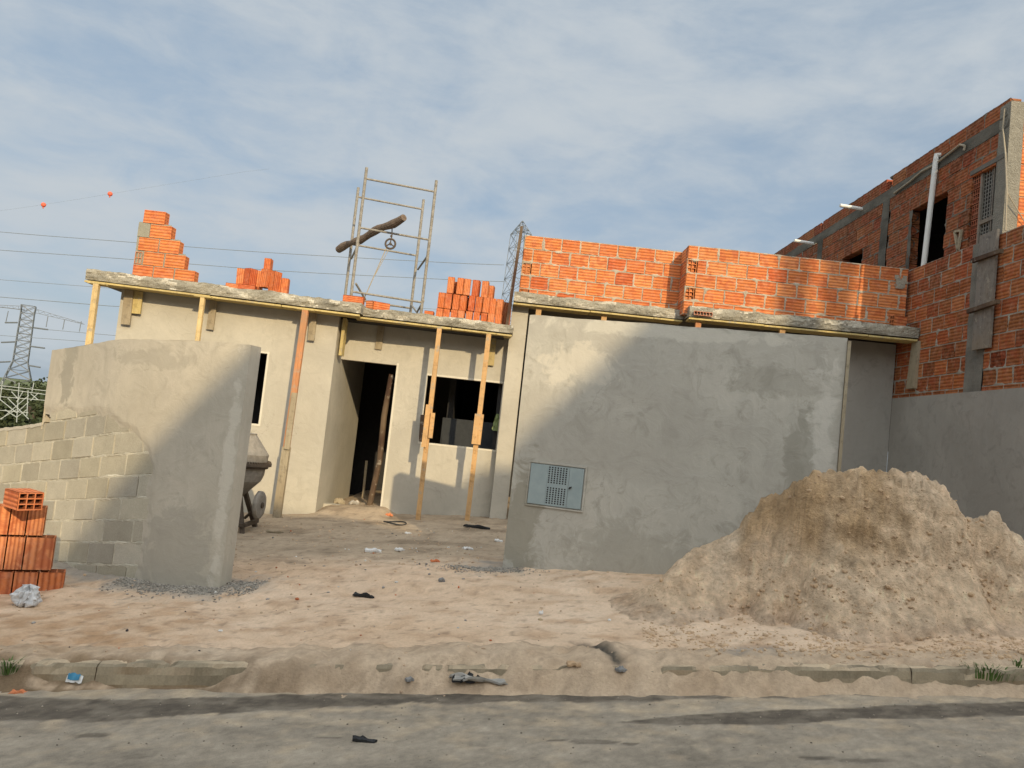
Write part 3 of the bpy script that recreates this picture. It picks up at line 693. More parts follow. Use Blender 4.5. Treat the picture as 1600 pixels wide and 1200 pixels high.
# ---------------------------------------------------------------- timber props and hanging boards
def prop(name, x0, y0, x1, y1, Y, w, d, mat, label, ground=True, group='timber props under the slabs', z1=None, cap=True):
    a = P(x1, y1, Y); c = P(x0, y0, Y)
    if ground: a.z = gz(a.x, a.y) - .02
    c.z = (z1 or HZ - .03)
    t = thing(name, a, label, 'timber prop', group)
    b = MB(); b.beam(a, c, w, d); b.build('post', M[mat], t)
    if cap: b = MB(); b.box(c.x - .12, c.x + .12, c.y - .03, c.y + .12, c.z + .001, c.z + .02); b.build('head_board', M['form'], t)
    return t, a, c
t, a, c = prop('timber_prop', 152, 440, 143, 530, 10.42, .075, .06, 'plank_pale', 'pale yellow prop at the far left corner of the house slab')
t, a, c = prop('timber_prop', 318, 460, 311, 530, 10.6, .058, .05, 'plank_pale', 'pale yellow prop rising behind the rendered curved wall')
t, a, c = prop('timber_prop', 478, 482, 433, 805, 10.78, .085, .06, 'plank_red', 'reddish spliced timber prop between the cement mixer and the doorway')
b = MB(); q = lerp(a, c, .36); b.beam(lerp(a, c, .33) + Vector((.02, -.05, 0)), lerp(a, c, .60) + Vector((.02, -.05, 0)), .075, .025); b.build('splice_board', M['plank_old'], t)
b = MB(); b.beam(a + Vector((0, -.002, 0)), lerp(a, c, .34) + Vector((0, -.002, 0)), .106, .078); b.build('lower_post', M['plank_old'], t)
t, a, c = prop('timber_prop', 687, 512, 653, 811, 11.2, .066, .055, 'plank_new', 'yellow timber prop crossing the left edge of the window hole')
b = MB(); b.beam(lerp(a, c, .38) + Vector((-.03, -.045, 0)), lerp(a, c, .60) + Vector((-.03, -.045, 0)), .07, .025); b.beam(lerp(a, c, .43) + Vector((.05, -.045, 0)), lerp(a, c, .56) + Vector((.05, -.045, 0)), .06, .025); b.build('splice_board', M['plank_new'], t)
t, a, c = prop('timber_prop', 764, 522, 730, 812, 11.22, .07, .055, 'plank_new', 'yellow timber prop standing before the right part of the window hole')
b = MB(); b.beam(lerp(a, c, .41) + Vector((.0, -.045, 0)), lerp(a, c, .57) + Vector((.0, -.045, 0)), .13, .025); b.build('splice_board', M['plank_new'], t)
for (px, py, Y, lab) in [(842, 482, 11.5, 'short visible prop top above the front wall, nearest its left end'), (944, 492, 11.5, 'prop top above the front wall, second from its left end'), (1222, 515, 11.05, 'prop top above the front wall, under the taller brick step')]:
    prop('timber_prop', px, py, px - 12, py + 100, Y, .08, .06, 'plank_new', lab, group='prop heads above the front wall', z1=HG - .03)
prop('timber_prop', 1091, 503, 1080, 603, 11.15, .08, .06, 'plank_red', 'reddish prop top above the front wall, where the brick parapet steps', group='prop heads above the front wall', z1=HG - .03)
def board(x0, y0, x1, y1, Y, w, mat, lab, d=.025, z1=None, cat='board', name='hanging_board', grp='short boards fixed under the slab edge'):
    a = P(x1, y1, Y); c = P(x0, y0, Y); c.z = min(c.z, HZ - .02) if z1 is None else z1
    b = MB(); b.beam(a, c, w, d); return tag(b.build(name, M[mat], loc=a), lab, cat, grp)
def y1w(x): return lerp(10.8, 11.2, (x + 5.62) / 3.0)
board(203, 448, 196, 507, 10.76, .125, 'plank_old', 'long dark grey board hanging at the left corner of the house wall')
board(217, 450, 212, 490, 10.78, .135, 'plank_old', 'shorter pale board beside the corner board of the house wall').data.materials[0] = M['form']
board(335, 465, 328, 515, 10.93, .10, 'plank_old', 'grey board hanging beside the prop behind the curved wall')
board(491, 482, 486, 532, 11.10, .10, 'plank_old', 'pale board hanging right of the reddish prop')
board(597, 500, 591, 546, 11.66, .10, 'plank_old', 'small board hanging above the doorway')
board(771, 520, 766, 571, 11.72, .11, 'form', 'yellow board hanging right of the prop over the window hole')
board(541, 493, 533, 556, 11.35, .045, 'form', 'narrow upright board in the corner left of the doorway lintel', d=.16)
board(1437, 530, 1427, 608, 10.9, .115, 'plank_old', 'pale board hanging at the right end of the garage slab', d=.2, z1=HG - .02)
q = P(805, 478, 8.5)
b = MB(); b.beam((-.17, 11.45, 3.15), (-.11, 11.5, 4.66), .04, .30, side=(1, 0, 0)); tag(b.build('edge_plank', M['plank_dark']), 'dark plank fixed upright against the left end of the brick parapet', 'plank')
b = MB(); p0, p1 = P(660, 648, 11.62), P(657, 690, 11.62); b.beam(p1, p0, .055, .03); tag(b.build('small_board', M['plank_dark']), 'short dark brown board at the left edge of the window hole', 'board')
# door post and bits inside
b = MB(); b.tube([P(612, 585, 11.9), P(600, 650, 11.9), P(593, 720, 11.88), P(576, 795, 11.85)], .045, 8); tag(b.build('door_post', M['plank_dark']), 'dark reddish-brown round post standing in the doorway', 'post')
b = MB(); b.beam(P(566, 790, 12.9), P(573, 720, 12.9), .04, .04); tag(b.build('inner_post', M['plank_old']), 'short timber offcut standing inside the doorway', 'timber')
b = MB(); p = P(687, 697, 12.3); q = P(772, 697, 12.3); b.box(p.x, q.x, 12.3, 12.8, .3, P(690, 652, 12.3).z); b.box(p.x + .02, q.x - .02, 12.285, 12.3, .3, P(690, 680, 12.3).z)
tag(b.build('stacked_boards', simple('dim_grey_boards', (.03, .033, .036), (.045, .048, .05), 8)), 'grey stack of boards standing inside the room behind the window hole', 'boards')
b = MB(); p = P(776, 660, 11.84)
b.grid(frange(-1, 1, .25), frange(-1, 1, .2), lambda u, v: p + Vector((.05 * u * (1 - .5 * max(0, v)) + .02 * fr(u * 2, v * 2), .03 * fr(u * 3, v * 3, 4), .13 * v)))
tag(b.build('green_cloth', M['cloth_green'], smooth=True), 'green cloth hanging at the right side of the window hole', 'cloth')

# ---------------------------------------------------------------- loose hollow bricks
def loose(b, o, ex, ey, ez, w, d, l, col, nx=2, ny=3):
    """o: corner; ex,ey: section axes; ez: long axis"""
    o, ex, ey, ez = map(Vector, (o, ex, ey, ez))
    for (a, b_, n, s, z, off) in [(ex, ez, -ey, w, l, 0), (ex, ez, ey, w, l, d), (ey, ez, -ex, d, l, 0), (ey, ez, ex, d, l, w)]:
        Fx = lambda s_, z_, o_, a=a, b_=b_, n=n, off=off: o + a * z_ + b_ * s_ + n * (o_ + off)
        c = .003; vs = [Fx(c, c, 0), Fx(l - c, c, 0), Fx(l - c, s - c, 0), Fx(c, s - c, 0)]
        b.quad(*vs, col, [(0, 0), (1, 0), (1, 1), (0, 1)])
    for (z, sg) in ((0, -1), (l, 1)):
        b.holes(lambda s_, z_, o_, z=z, sg=sg: o + ex * s_ + ey * z_ + ez * (z + sg * o_), .002, w - .002, .002, d - .002, -.001, nx, ny, .05, tuple(k * .85 for k in col), .009)
def rot(v, a): return Vector((v[0] * math.cos(a) - v[1] * math.sin(a), v[0] * math.sin(a) + v[1] * math.cos(a), v[2]))
def brick_obj(o, yaw, upright, w, d, l, label, group, nx=2, ny=3, tilt=0, colk=1, cv=None):
    ex, ey = rot((1, 0, 0), yaw), rot((0, 1, 0), yaw); z = Vector((0, 0, 1))
    if tilt: z = (z + ex * tilt).normalized(); 
    col = cv or random.choice([(.66, .20, .065), (.62, .17, .05), (.55, .125, .04), (.68, .235, .085)]); col = tuple(k * colk for k in col)
    b = MB()
    if upright: loose(b, o, ex, ey, z, w, d, l, col, nx, ny)
    else: loose(b, o + ex * 0, ey, z, ex, w, d, l, col, nx, ny)
    return tag(b.build('hollow_brick', M['brick'], loc=o), label, 'brick', group)
ORD = ['leftmost', 'second', 'third', 'fourth', 'fifth', 'sixth', 'seventh', 'eighth', 'ninth', 'tenth', 'eleventh']
random.seed(5)
# pile on the slab over the window: rows given as (px x of left edge, py bottom) at a depth
Zs = HZ + .155
def row(xs, Yd, z, pre, h=.25, w=.102, dz=None, grp='bricks piled on the slab above the window', k0=1):
    for i, x in enumerate(xs):
        p = P(x, 490, Yd); yaw = random.uniform(-.12, .12); zz = z + (dz[i] if dz else 0)
        ref = P(x, 490, Yd)
        brick_obj(Vector((ref.x, Yd + random.uniform(-.03, .03), zz)), yaw, True, w, .15, h, '%s brick from the left in the %s' % (ORD[i].replace('leftmost', 'first'), pre), grp, colk=k0)
row([681, 692, 704, 715, 728, 740, 752, 763, 774], 11.42, Zs, 'bottom row of the pile above the window', h=.15)
row([682, 693, 705, 716, 730, 741, 753, 763, 774], 11.45, Zs + .153, 'middle row of the pile above the window', dz=[0, 0, 0, 0, .01, -.0, 0, 0, 0], h=.235)
row([694, 709, 720, 733, 748], 11.47, Zs + .392, 'top row of the pile above the window')
row([702, 757], 11.66, Zs + .392, 'back of the top row above the window', h=.22)
row([686, 700, 714, 726, 742, 756, 768], 11.64, Zs + .155, 'hidden back rank of the pile above the window', h=.232)
brick_obj(Vector((P(784, 500, 11.5).x, 11.5, Zs)), .2, True, .13, .2, .36, 'shaded tall brick at the right end of the pile, against the dark plank', 'bricks piled on the slab above the window', colk=.6)  # brick colour darkened to imitate the shade it stands in
brick_obj(Vector((P(663, 490, 11.45).x, 11.42, Zs)), 0, False, .15, .09, .14, 'single brick lying left of the pile above the window', 'bricks piled on the slab above the window')
# small pile over the left wall
Z1 = HZ + .185
def at1(x): return P(x, 440, 11.05).x
grp = 'bricks heaped on the house slab, left pile'
for (x, z, yaw, up, w, l, lab) in [(368, .09, .12, True, .115, .24, 'upright brick on the left shoulder of the small roof heap'), (381, .0, -.5, True, .12, .33, 'turned brick left of the middle of the small roof heap'),
        (394, .0, .1, True, .12, .33, 'upright brick at the middle of the small roof heap'), (406, .08, -.35, True, .12, .27, 'upright brick carrying the topmost one of the small roof heap'), (408, .352, .1, True, .10, .17, 'topmost brick of the small roof heap'),
        (421, .0, -.5, True, .10, .33, 'turned brick right of the middle of the small roof heap'), (430, .0, .12, True, .09, .23, 'second brick from the right end of the small roof heap'), (441, .0, .15, True, .10, .25, 'brick at the right end of the small roof heap')]:
    brick_obj(Vector((at1(x), 11.05 + random.uniform(-.04, .04), Z1 + z)), yaw, up, w, .14, l, lab, grp, tilt=random.uniform(-.04, .04))
brick_obj(Vector((at1(355), 11.0, Z1)), .1, False, .15, .09, .22, 'brick lying at the left foot of the small roof heap', grp)
brick_obj(Vector((at1(378), 10.92, Z1)), .05, False, .12, .08, .24, 'brick lying in front at the base of the small roof heap', grp)
brick_obj(Vector((P(536, 462, 11.1).x, 11.1, HZ + .19)), .05, False, .14, .11, .30, 'loose brick lying at the right end of the left slab', 'loose bricks beside the scaffold')
brick_obj(Vector((P(571, 478, 11.4).x, 11.4, Zs)), -.5, False, .14, .14, .13, 'small turned brick left of the one showing its holes', 'loose bricks beside the scaffold')
brick_obj(Vector((P(585, 478, 11.45).x, 11.36, Zs)), .5, False, .14, .14, .26, 'brick lying below the scaffold with its holed end showing', 'loose bricks beside the scaffold')
brick_obj(Vector((5.38, 11.0, HG + .17)), .25, False, .10, .19, .22, 'single brick leaning in the right corner of the garage slab', 'loose bricks beside the scaffold', tilt=.1, colk=.9)
# stepped brick pier
pier = thing('stepped_brick_pier', (-5.1, 10.87, HZ + .17), 'stepped brick pier of five courses at the left end of the slab', 'brick pier')
b = MB(); mb = MB(); random.seed(12); X0 = -5.53; bw, bh = .288, .2
def pb(x0, x1, r, hole=True, col=None):
    z0 = HZ + .17 + r * bh; Fx = lambda s, z, o: Vector((s, 10.83 - o, z)); col = col or bcol()
    b.brick(Fx, x0 + .004, x1 - .004, z0 + .006, z0 + bh - .008, 0, .14, col)
    if hole: b.holes(lambda s, z, o: Vector((x1 - .002 + o, 10.83 + s, z)), .004, .136, z0 + .008, z0 + bh - .010, .0, 2, 4, .04, col)
for i in range(3): pb(X0 + i * .30, X0 + i * .30 + .29, 0, i == 2)
b.holes(lambda s, z, o: Vector((X0 + .01 + s, 10.83 - o, z)), 0, .10, HZ + .17 + bh + .01, HZ + .17 + 2 * bh - .02, 0, 2, 2, .05, (.5, .2, .1))
for i in range(2): pb(X0 + .13 + i * .305, X0 + .42 + i * .305, 1, i == 1)
for i in range(2): pb(X0 + .03 + i * .30, X0 + .32 + i * .30, 2, i == 1)
pb(X0 + .17, X0 + .48, 3); pb(X0 + .05, X0 + .36, 4)
b.build('brickwork', M['brick'], pier)
mb.grid(frange(X0 - .0, X0 + .90, .02), frange(HZ + .15, HZ + .17 + 4 * bh + .012, .02), lambda s, z: Vector((s, 10.838 - .008 * fr(s * 9, z * 9, 3) + .004, z)), lambda s, z: (.27, .255, .20),
        mask=lambda s, z: s < X0 + pw((z - HZ - .17) / bh, [(.98, .89), (1.0, .72), (2.04, .72), (2.05, .62), (3.04, .62), (3.05, .47), (4.05, .47), (4.1, .3)]))
mb.box(X0, X0 + .165, 10.832, 10.96, HZ + .17 + 3 * bh, HZ + .17 + 4 * bh, (.27, .255, .20)); mb.box(X0, X0 + .12, 10.87, 10.96, HZ + .17 + bh, HZ + .17 + 2 * bh, (.27, .255, .20)); mb.build('mortar', M['attr'], pier)
# stack by the street, lower left
grp = 'large hollow bricks stacked against the block wall'
random.seed(3); gy = 6.45; z0 = P(60, 944, gy).z - .03
for r, (items, zr) in enumerate([([(-45, 17), (18, 56), (57, 98)], z0), ([(-30, 4), (5, 33), (34, 80)], z0 + .295), ([(-40, 8), (9, 35), (36, 64)], z0 + .575)]):
    rn = ['bottom', 'middle', 'upper'][r]
    for k, (xa, xb) in enumerate(items):
        yaw = .48; t_ = lambda x: PL(x, [925, 866, 818][r], (-3.5, gy + .12), (-3.5 - math.cos(yaw), gy + .12 - math.sin(yaw)))
        pa, pb_ = t_(xa), t_(xb); w = math.hypot(pb_.x - pa.x, pb_.y - pa.y)
        brick_obj(Vector((pa.x, pa.y + [0, .03, .05][r], zr)), yaw + random.uniform(-.02, .02), True, w, .14, [.285, .27, .235][r],
                  '%s upright brick in the %s row of the stack by the block wall' % (['left', 'middle', 'right'][k], rn), grp, 3, 2, cv=[(.56, .175, .06), (.68, .25, .10), (.70, .26, .10)][r])  # upper rows coloured lighter as if sunlit, bottom row darker as if shaded
pa = P(27, 795, 6.5); 
brick_obj(Vector((pa.x, 6.30, z0 + .815)), -.62, False, .19, .145, .26, 'brick lying on top of the stack, its nine holes showing', grp, 3, 3, cv=(.62, .19, .07))

# ---------------------------------------------------------------- scaffold, log hoist
scf = thing('scaffold_tower', (-2.2, 12.6, HZ + .15), 'mortar-stained tubular scaffold tower standing on the roof slab', 'scaffold')
zt = P(573, 262, 12).z
def fr_(x0, Y0, x1, Y1, ztop, zs, nm='end_frame'):
    b = MB(); a0, a1 = Vector((x0, Y0, HZ + .12)), Vector((x1, Y1, HZ + .12))
    for a in (a0, a1): b.tube([a, Vector((a.x, a.y, ztop))], .024, 10)
    for z in zs: b.tube([(x0, Y0, z), (x1, Y1, z - .01)], .017, 8)
    for a, sg in ((a0, .42), (a1, -.42)):
        for zb_ in (HZ + .14, HZ + 1.05): 
            pass
    b.build(nm, M['steel'], scf)
A = P(573, 262, 12.0); B = P(682, 282, 12.27)
zr = [P(571, 279, 12).z, P(565, 356, 12).z]
fr_(A.x, 12.0, B.x, 12.27, (A.z + B.z) / 2, zr + [HZ + .5])
A2 = P(560, 293, 13.1); B2 = P(662, 312, 13.4)
fr_(A2.x, 13.1, B2.x, 13.4, (A2.z + B2.z) / 2, [P(563, 308, 13.1).z, P(562, 383, 13.1).z, HZ + .55])
b = MB()
for (p, q) in [((560, 381, 12.0), (549, 404, 13.1)), ((556, 443, 12.02), (571, 468, 12.4)), ((668, 400, 12.27), (653, 421, 13.3)), ((662, 470, 12.27), (652, 487, 12.6))]:
    b = MB(); b.tube([P(*p), P(*q)], .017, 8); b.build('brace', M['steel'], scf)
b = MB(); b.tube([(A.x, 12, HZ + .25), (A2.x, 13.1, HZ + .6)], .016, 8); b.build('brace', M['steel'], scf)
b = MB(); b.tube([(B.x, 12.27, HZ + .25), (B2.x, 13.4, HZ + .6)], .016, 8); b.build('brace', M['steel'], scf)
l0, l1 = P(529, 390, 13.2), P(631, 340, 11.75)
l0.z, l1.z = l0.z, l1.z
b = MB(); n_ = 14; pp = [lerp(l0, l1, i / n_) + Vector((0, 0, .02 * math.sin(i * .9))) for i in range(n_ + 1)]
b.tube(pp, .055, 12, rfun=lambda i: .062 + .008 * math.sin(i * 1.7) + (-.012 if i == 3 else 0)); tag(b.build('log_beam', M['bark']), 'dark rough log laid across the scaffold rungs to carry the pulley', 'log')
pc = P(610, 381, 12.05)
pul = thing('pulley_wheel', pc, 'rusty iron pulley wheel hanging from the log', 'pulley')
b = MB(); n_ = 28
b.tube([pc + Vector((.078 * math.cos(a), 0, .078 * math.sin(a))) for a in [2 * math.pi * k / n_ for k in range(n_ + 1)]], .016, 8, cap=False)
for k in range(3): a = rad(90 + 120 * k); b.tube([pc, pc + Vector((.075 * math.cos(a), 0, .075 * math.sin(a)))], .010, 6)
b.tube([pc + Vector((0, -.02, 0)), pc + Vector((0, .02, 0))], .022, 10); b.build('wheel', M['iron_dark'], pul)
b = MB(); hk = P(613, 352, 12.03); b.tube([pc + Vector((0, 0, .07)), pc + Vector((.01, 0, .12)), hk + Vector((0, 0, -.03)), hk], .010, 6); b.tube([pc + Vector((0, 0, .11)), pc + Vector((0, 0, .14))], .018, 6)
b.build('hook', M['iron_dark'], pul)
b = MB(); r0 = pc + Vector((-.05, 0, -.06)); r1 = P(570, 464, 12.1); r2 = pc + Vector((.03, 0, -.08)); b.tube([r0, lerp(r0, r1, .5), r1], .009, 6); b.tube([pc + Vector((-.01, 0, -.08)), lerp(r0, r1, .55) + Vector((.01, 0, 0))], .006, 6)
tag(b.build('hoist_rope', M['rope']), 'thin rope running from the pulley down to the slab', 'rope')

# ---------------------------------------------------------------- side wall and neighbour building
XS = 5.69
side = thing('side_boundary_wall', (XS, 7.2, .4), 'boundary wall at the right, orange hollow brick above and dark grey render below', 'wall')
random.seed(44)
f, l = line_map((XS, 11.6), (XS, 7.9)); b = MB(); mb = MB()
colz = lambda s, z: not (1.92 < s < 2.27)
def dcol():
    q = random.choice([.56, .52, .48, .58, .38]); return tuple(k * q for k in bcol(.3))  # brick colour darkened to imitate shade on the right-hand walls
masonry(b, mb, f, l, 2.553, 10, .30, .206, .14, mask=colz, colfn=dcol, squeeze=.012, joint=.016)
b.build('brickwork', M['brick'], side); mb.build('mortar', M['attr'], side)
b = MB(); b.grid(frange(1.91, 2.28, .03), frange(2.55, 4.6, .04), lambda s, z: f(s, z, .004 + .006 * fr(s * 5, z * 5, 3)), lambda s, z: tuple(k * (1 + .3 * fr(s * 4, z * 4, 6)) for k in (.17, .16, .135))); b.build('concrete_column', M['attr'], side)
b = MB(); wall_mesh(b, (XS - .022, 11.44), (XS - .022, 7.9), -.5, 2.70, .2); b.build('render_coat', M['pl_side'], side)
pk = thing('upright_plank', (XS, 9.4, 3.2), 'weathered grey plank nailed upright over the column of the brick side wall', 'plank')
pc0, pc1 = PX(1531, 545, XS - .06), PX(1556, 358, XS - .06)
b = MB(); b.obox((XS - .06, pc0.y - .17, pc0.z), (.035, 0, 0), (0, .34, 0), (0, 0, pc1.z - pc0.z)); b.build('plank', M['plank_grey'], pk)
for (xa, ya, xb, yb) in [(1519, 408, 1565, 392), (1513, 487, 1560, 471)]:
    p, q = PX(xa, ya, XS - .09), PX(xb, yb, XS - .09); b = MB(); b.beam(p, q, .05, .05); b.build('cleat', M['plank_dark'], pk)

XN = 5.78
nb = thing('neighbour_building', (XN + 1, 12, .5), 'neighbouring brick upper storey with raw window holes at the right', 'building')
random.seed(77); YC = PX(1577, 200, XN).y; YE = 18.2; ZT = PX(1572, 156, XN).z
f, l = line_map((XN, YE), (XN, YC)); sY = lambda Y: YE - Y
def so(px, py): return YE - PX(px, py, XN).y
w1 = (so(1424, 340), so(1478, 320)); z1a, z1b = 3.9, PX(1450, 318, XN).z + .02
w2 = (so(1517, 300), so(1566, 280)); z2b = PX(1545, 262, XN).z + .02
w3 = (so(1316, 400), so(1346, 400)); z3b = PX(1340, 388, XN).z
cols = [(so(1384, 330), .24), (so(1283, 370), .24)]
beam_z1 = ZT - .215; beam_z0 = beam_z1 - .17
nc = 10; zb0 = beam_z0 - nc * .206
def nm(s, z):
    if w1[0] < s < w1[1] and z < z1b: return False
    if w2[0] < s < w2[1] and z < z2b: return False
    if w3[0] < s < w3[1] and z < z3b: return False
    for c, w in cols:
        if abs(s - c) < w / 2: return False
    return s < l - .14
def bk(b, mb, *a, **k): masonry(b, mb, *a, **k)
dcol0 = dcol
dcol = lambda: tuple(k * .72 for k in dcol0())  # darkened further: the side's shade is put into its brick colour
b = MB(); mb = MB(); DM = (.17, .15, .12)  # side mortar darkened the same way, as if shaded
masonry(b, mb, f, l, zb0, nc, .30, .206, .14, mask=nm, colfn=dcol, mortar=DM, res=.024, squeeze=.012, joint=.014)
def topm(s, z): return not any(abs(s - c) < .05 for c, w in cols)
masonry(b, mb, f, l - .02, beam_z1, 1, .4, .21, .14, mask=topm, colfn=dcol, mortar=DM, res=.024, header=None)
for c, w in cols: b.holes(lambda s, z, o: f(s, z, o), c - .06, c + .05, beam_z1 + .005, beam_z1 + .15, .0, 2, 3, .05, (.4, .12, .06))
# hollow ends lining the grille opening
for k in range(9):
    z = z2b - .206 * (k + 1)
    b.holes(lambda s, zz_, o: f(s, zz_, o), w2[0] + .005, w2[0] + .15, z + .008, z + .198, -.03, 3, 3, .05, (.30, .10, .05), .010)
b.build('side_brickwork', M['brick'], nb); mb.build('side_mortar', M['attr'], nb)
b = MB()
cc = lambda s, z: tuple(k * (1 + .5 * fr(s * 2, z * 5, 6, 4)) for k in (.115, .105, .085))
b.grid(frange(0, l, .06), frange(beam_z0, beam_z1, .04), lambda s, z: f(s, z, .004 + .007 * fr(s * 4, z * 6, 3)), cc)
b.build('ring_beam', M['attr'], nb)
for c, w in cols:
    b = MB(); b.grid(frange(c - w / 2, c + w / 2, .03), frange(zb0, beam_z0, .05), lambda s, z: f(s, z, .005 + .008 * fr(s * 5, z * 4, 3)), cc); b.build('concrete_column', M['attr'], nb)
b = MB(); b.box(XN - .003, XN + .17, YC - .012, YC + .2, 3.7, ZT - .06, (.24, .225, .185)); b.build('corner_column', M['slab'], nb)
# front face, lit
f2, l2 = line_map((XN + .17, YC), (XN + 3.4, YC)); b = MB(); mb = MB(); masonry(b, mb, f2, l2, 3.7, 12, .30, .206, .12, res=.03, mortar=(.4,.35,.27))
b.build('front_brickwork', M['brick'], nb); mb.build('front_mortar', M['attr'], nb)
b = MB(); b.box(XN + .15, XN + 3.4, YC + .2, YE, beam_z0, beam_z1 - .02); b.build('roof_slab', M['slab'], nb)
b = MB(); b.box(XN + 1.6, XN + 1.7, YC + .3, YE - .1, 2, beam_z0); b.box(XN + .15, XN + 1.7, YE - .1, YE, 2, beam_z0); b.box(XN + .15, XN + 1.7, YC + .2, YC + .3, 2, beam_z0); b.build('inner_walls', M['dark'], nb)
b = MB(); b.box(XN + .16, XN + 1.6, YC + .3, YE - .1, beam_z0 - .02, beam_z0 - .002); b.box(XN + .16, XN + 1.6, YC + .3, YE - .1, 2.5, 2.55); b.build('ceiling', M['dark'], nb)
b = MB(); b.grid(frange(w1[0] - .05, w1[0] + .04, .015), frange(zb0, z1b, .03), lambda s, z: f(s, z, .004 + .012 * fr(s * 9, z * 7, 3)), cc)
b.build('window_jamb', M['attr'], nb); b = MB(); b.box(XN - .01, XN + .14, YE - w2[1] - .02, YE - w2[0] + .03, z2b - .0, z2b + .06, (.15, .14, .12)); b.build('lintel', M['attr'], nb)
# metal grille door
gr = MB(); Y0, Y1 = YE - w2[1] + .02, YE - w2[0] - .19; xg = XN + .05
zg0, zg1 = 3.9, z2b - .02
n = int((Y1 - Y0) / .05)
for k in range(n + 1): yy = Y0 + (Y1 - Y0) * k / n; gr.box(xg, xg + .006, yy - .007, yy + .007, zg0, zg1)
m_ = int((zg1 - zg0) / .05)
for k in range(m_ + 1): z = zg0 + (zg1 - zg0) * k / m_; gr.box(xg + .0065, xg + .011, Y0, Y1, z - .007, z + .007)
gp = gr.build('window_grille', M['grille'], nb)
b = MB()
b.box(xg - .02, xg + .02, Y1, Y1 + .04, zg0, zg1); zm = PX(1545, 340, XN).z; b.box(xg - .02, xg - .001, Y0, Y1, zm - .025, zm + .025); b.box(xg - .012, xg - .001, (Y0 + Y1) / 2 - .01, (Y0 + Y1) / 2 + .01, zg0, zg1)
b.build('frame', M['plank_grey'], gp)
b = MB(); b.box(xg + .05, xg + .06, Y0 - .1, Y1 + .1, 3.7, zg1 + .0); b.build('backing', M['dark'], gp)
# pipes and wires on it
p, q = PX(1463, 243, XN - .05), PX(1443, 418, XN - .05)
b = MB(); b.tube([Vector((XN + .02, p.y, p.z + .01)), p, p + Vector((0, 0, -.05)), q], .038, 12); tag(b.build('drain_pipe', M['pvc']), 'white vertical drain pipe on the side of the brick building', 'pipe', 'white pipes on the brick building')
for (xa, ya, lab) in [(1347, 327, 'white pipe stub sticking out of the brick building, the nearer one'), (1271, 381, 'white pipe stub sticking out of the brick building, the farther one')]:
    p = PX(xa, ya, XN); b = MB(); b.tube([p + Vector((.05, 0, 0)), p + Vector((-.40, -.02, .02))], .032, 10); tag(b.build('pipe_stub', M['pvc']), lab, 'pipe', 'white pipes on the brick building')
cpts = [(1397, 302), (1420, 285), (1440, 268), (1462, 256), (1485, 238), (1500, 226), (1508, 228), (1506, 235)]
b = MB(); b.tube([PX(x, y, XN - .03) for x, y in cpts], .016, 7); tag(b.build('hanging_conduit', M['rope']), 'pale flexible conduit looping under the roof edge of the brick building', 'conduit')
b = MB(); b.tube([PX(x, y, XN - .03) for x, y in [(1570, 170), (1567, 200), (1571, 240), (1573, 300), (1571, 360)]], .011, 6); b.tube([PX(1573, 300, XN - .03), Vector((XN + .3, YC - .03, 4.75))], .006, 6)
tag(b.build('corner_cable', M['rope']), 'thin cable running down the corner column of the brick building', 'cable')
p = PX(1492, 362, XN - .03); b = MB(); e = PX(1497, 392, XN - .03); q = PX(1502, 360, XN - .03); b.beam(p, e, .03, .03, (0, 1, 0)); b.beam(q, e + Vector((0, .0, .01)), .03, .03, (0, 1, 0)); b.beam(p, q, .03, .03, (0, 0, 1)); tag(b.build('wooden_bracket', M['plank_old']), 'small V-shaped wooden bracket on the brick building wall', 'bracket')
q = Vector((XN + .45, YC + .15, ZT - .03)); b = MB(); b.lathe([(0, 0), (.15, 0), (.17, .1), (.14, .2), (0, .22)], q + Vector((.05, 0, -.02)), 14, col=(.1, .1, .1)); tag(b.build('roof_bucket', M['black']), 'dark bucket at the top right edge of the brick building', 'bucket')

# ---------------------------------------------------------------- cement mixer
mc = P(368, 722, 9.55)
mix = thing('cement_mixer', (mc.x, 9.55, gz(mc.x, 9.55)), 'mortar-caked cement mixer half hidden behind the curved wall', 'cement mixer')
tl = (.03, 0, 1)
b = MB(); b.lathe([(.0, -.42), (.14, -.41), (.33, -.20), (.355, -.12), (.365, .0)], mc, 40, tl, rough=.008); b.lathe([(.37, .03), (.375, .13), (.20, .36), (.205, .375), (.185, .36), (.34, .12), (.33, .0)], mc, 40, tl, rough=.008); b.build('drum', M['iron'], mix)
b = MB(); b.lathe([(.36, -.035), (.395, -.035), (.395, -.005), (.43, -.005), (.43, .03), (.36, .03)], mc, 64, tl)
zt_ = Vector(tl).normalized(); xx = zt_.orthogonal().normalized(); yy = zt_.cross(xx)
for k in range(72):
    a = 2 * math.pi * k / 72; d = xx * math.cos(a) + yy * math.sin(a); tt = -xx * math.sin(a) + yy * math.cos(a)
    b.obox(mc + d * .385 + zt_ * .03 - tt * .006, d * .035, tt * .012, zt_ * .02)
b.build('gear_ring', M['iron_dark'], mix)
gm = gz(mc.x, 9.55)
b = MB()
for sx_ in (-1, 1):
    for sy in (-1, 1): b.beam((mc.x + sx_ * .28, 9.55 + sy * .25, gm), (mc.x + sx_ * .10, 9.55 + sy * .06, mc.z - .25), .05, .05)
b.beam((mc.x - .28, 9.3, gm + .12), (mc.x + .28, 9.3, gm + .12), .045, .045, (0, 0, 1)); b.beam((mc.x + .28, 9.3, gm + .12), (mc.x + .28, 9.8, gm + .12), .045, .045, (0, 0, 1)); b.build('stand', M['iron_dark'], mix)
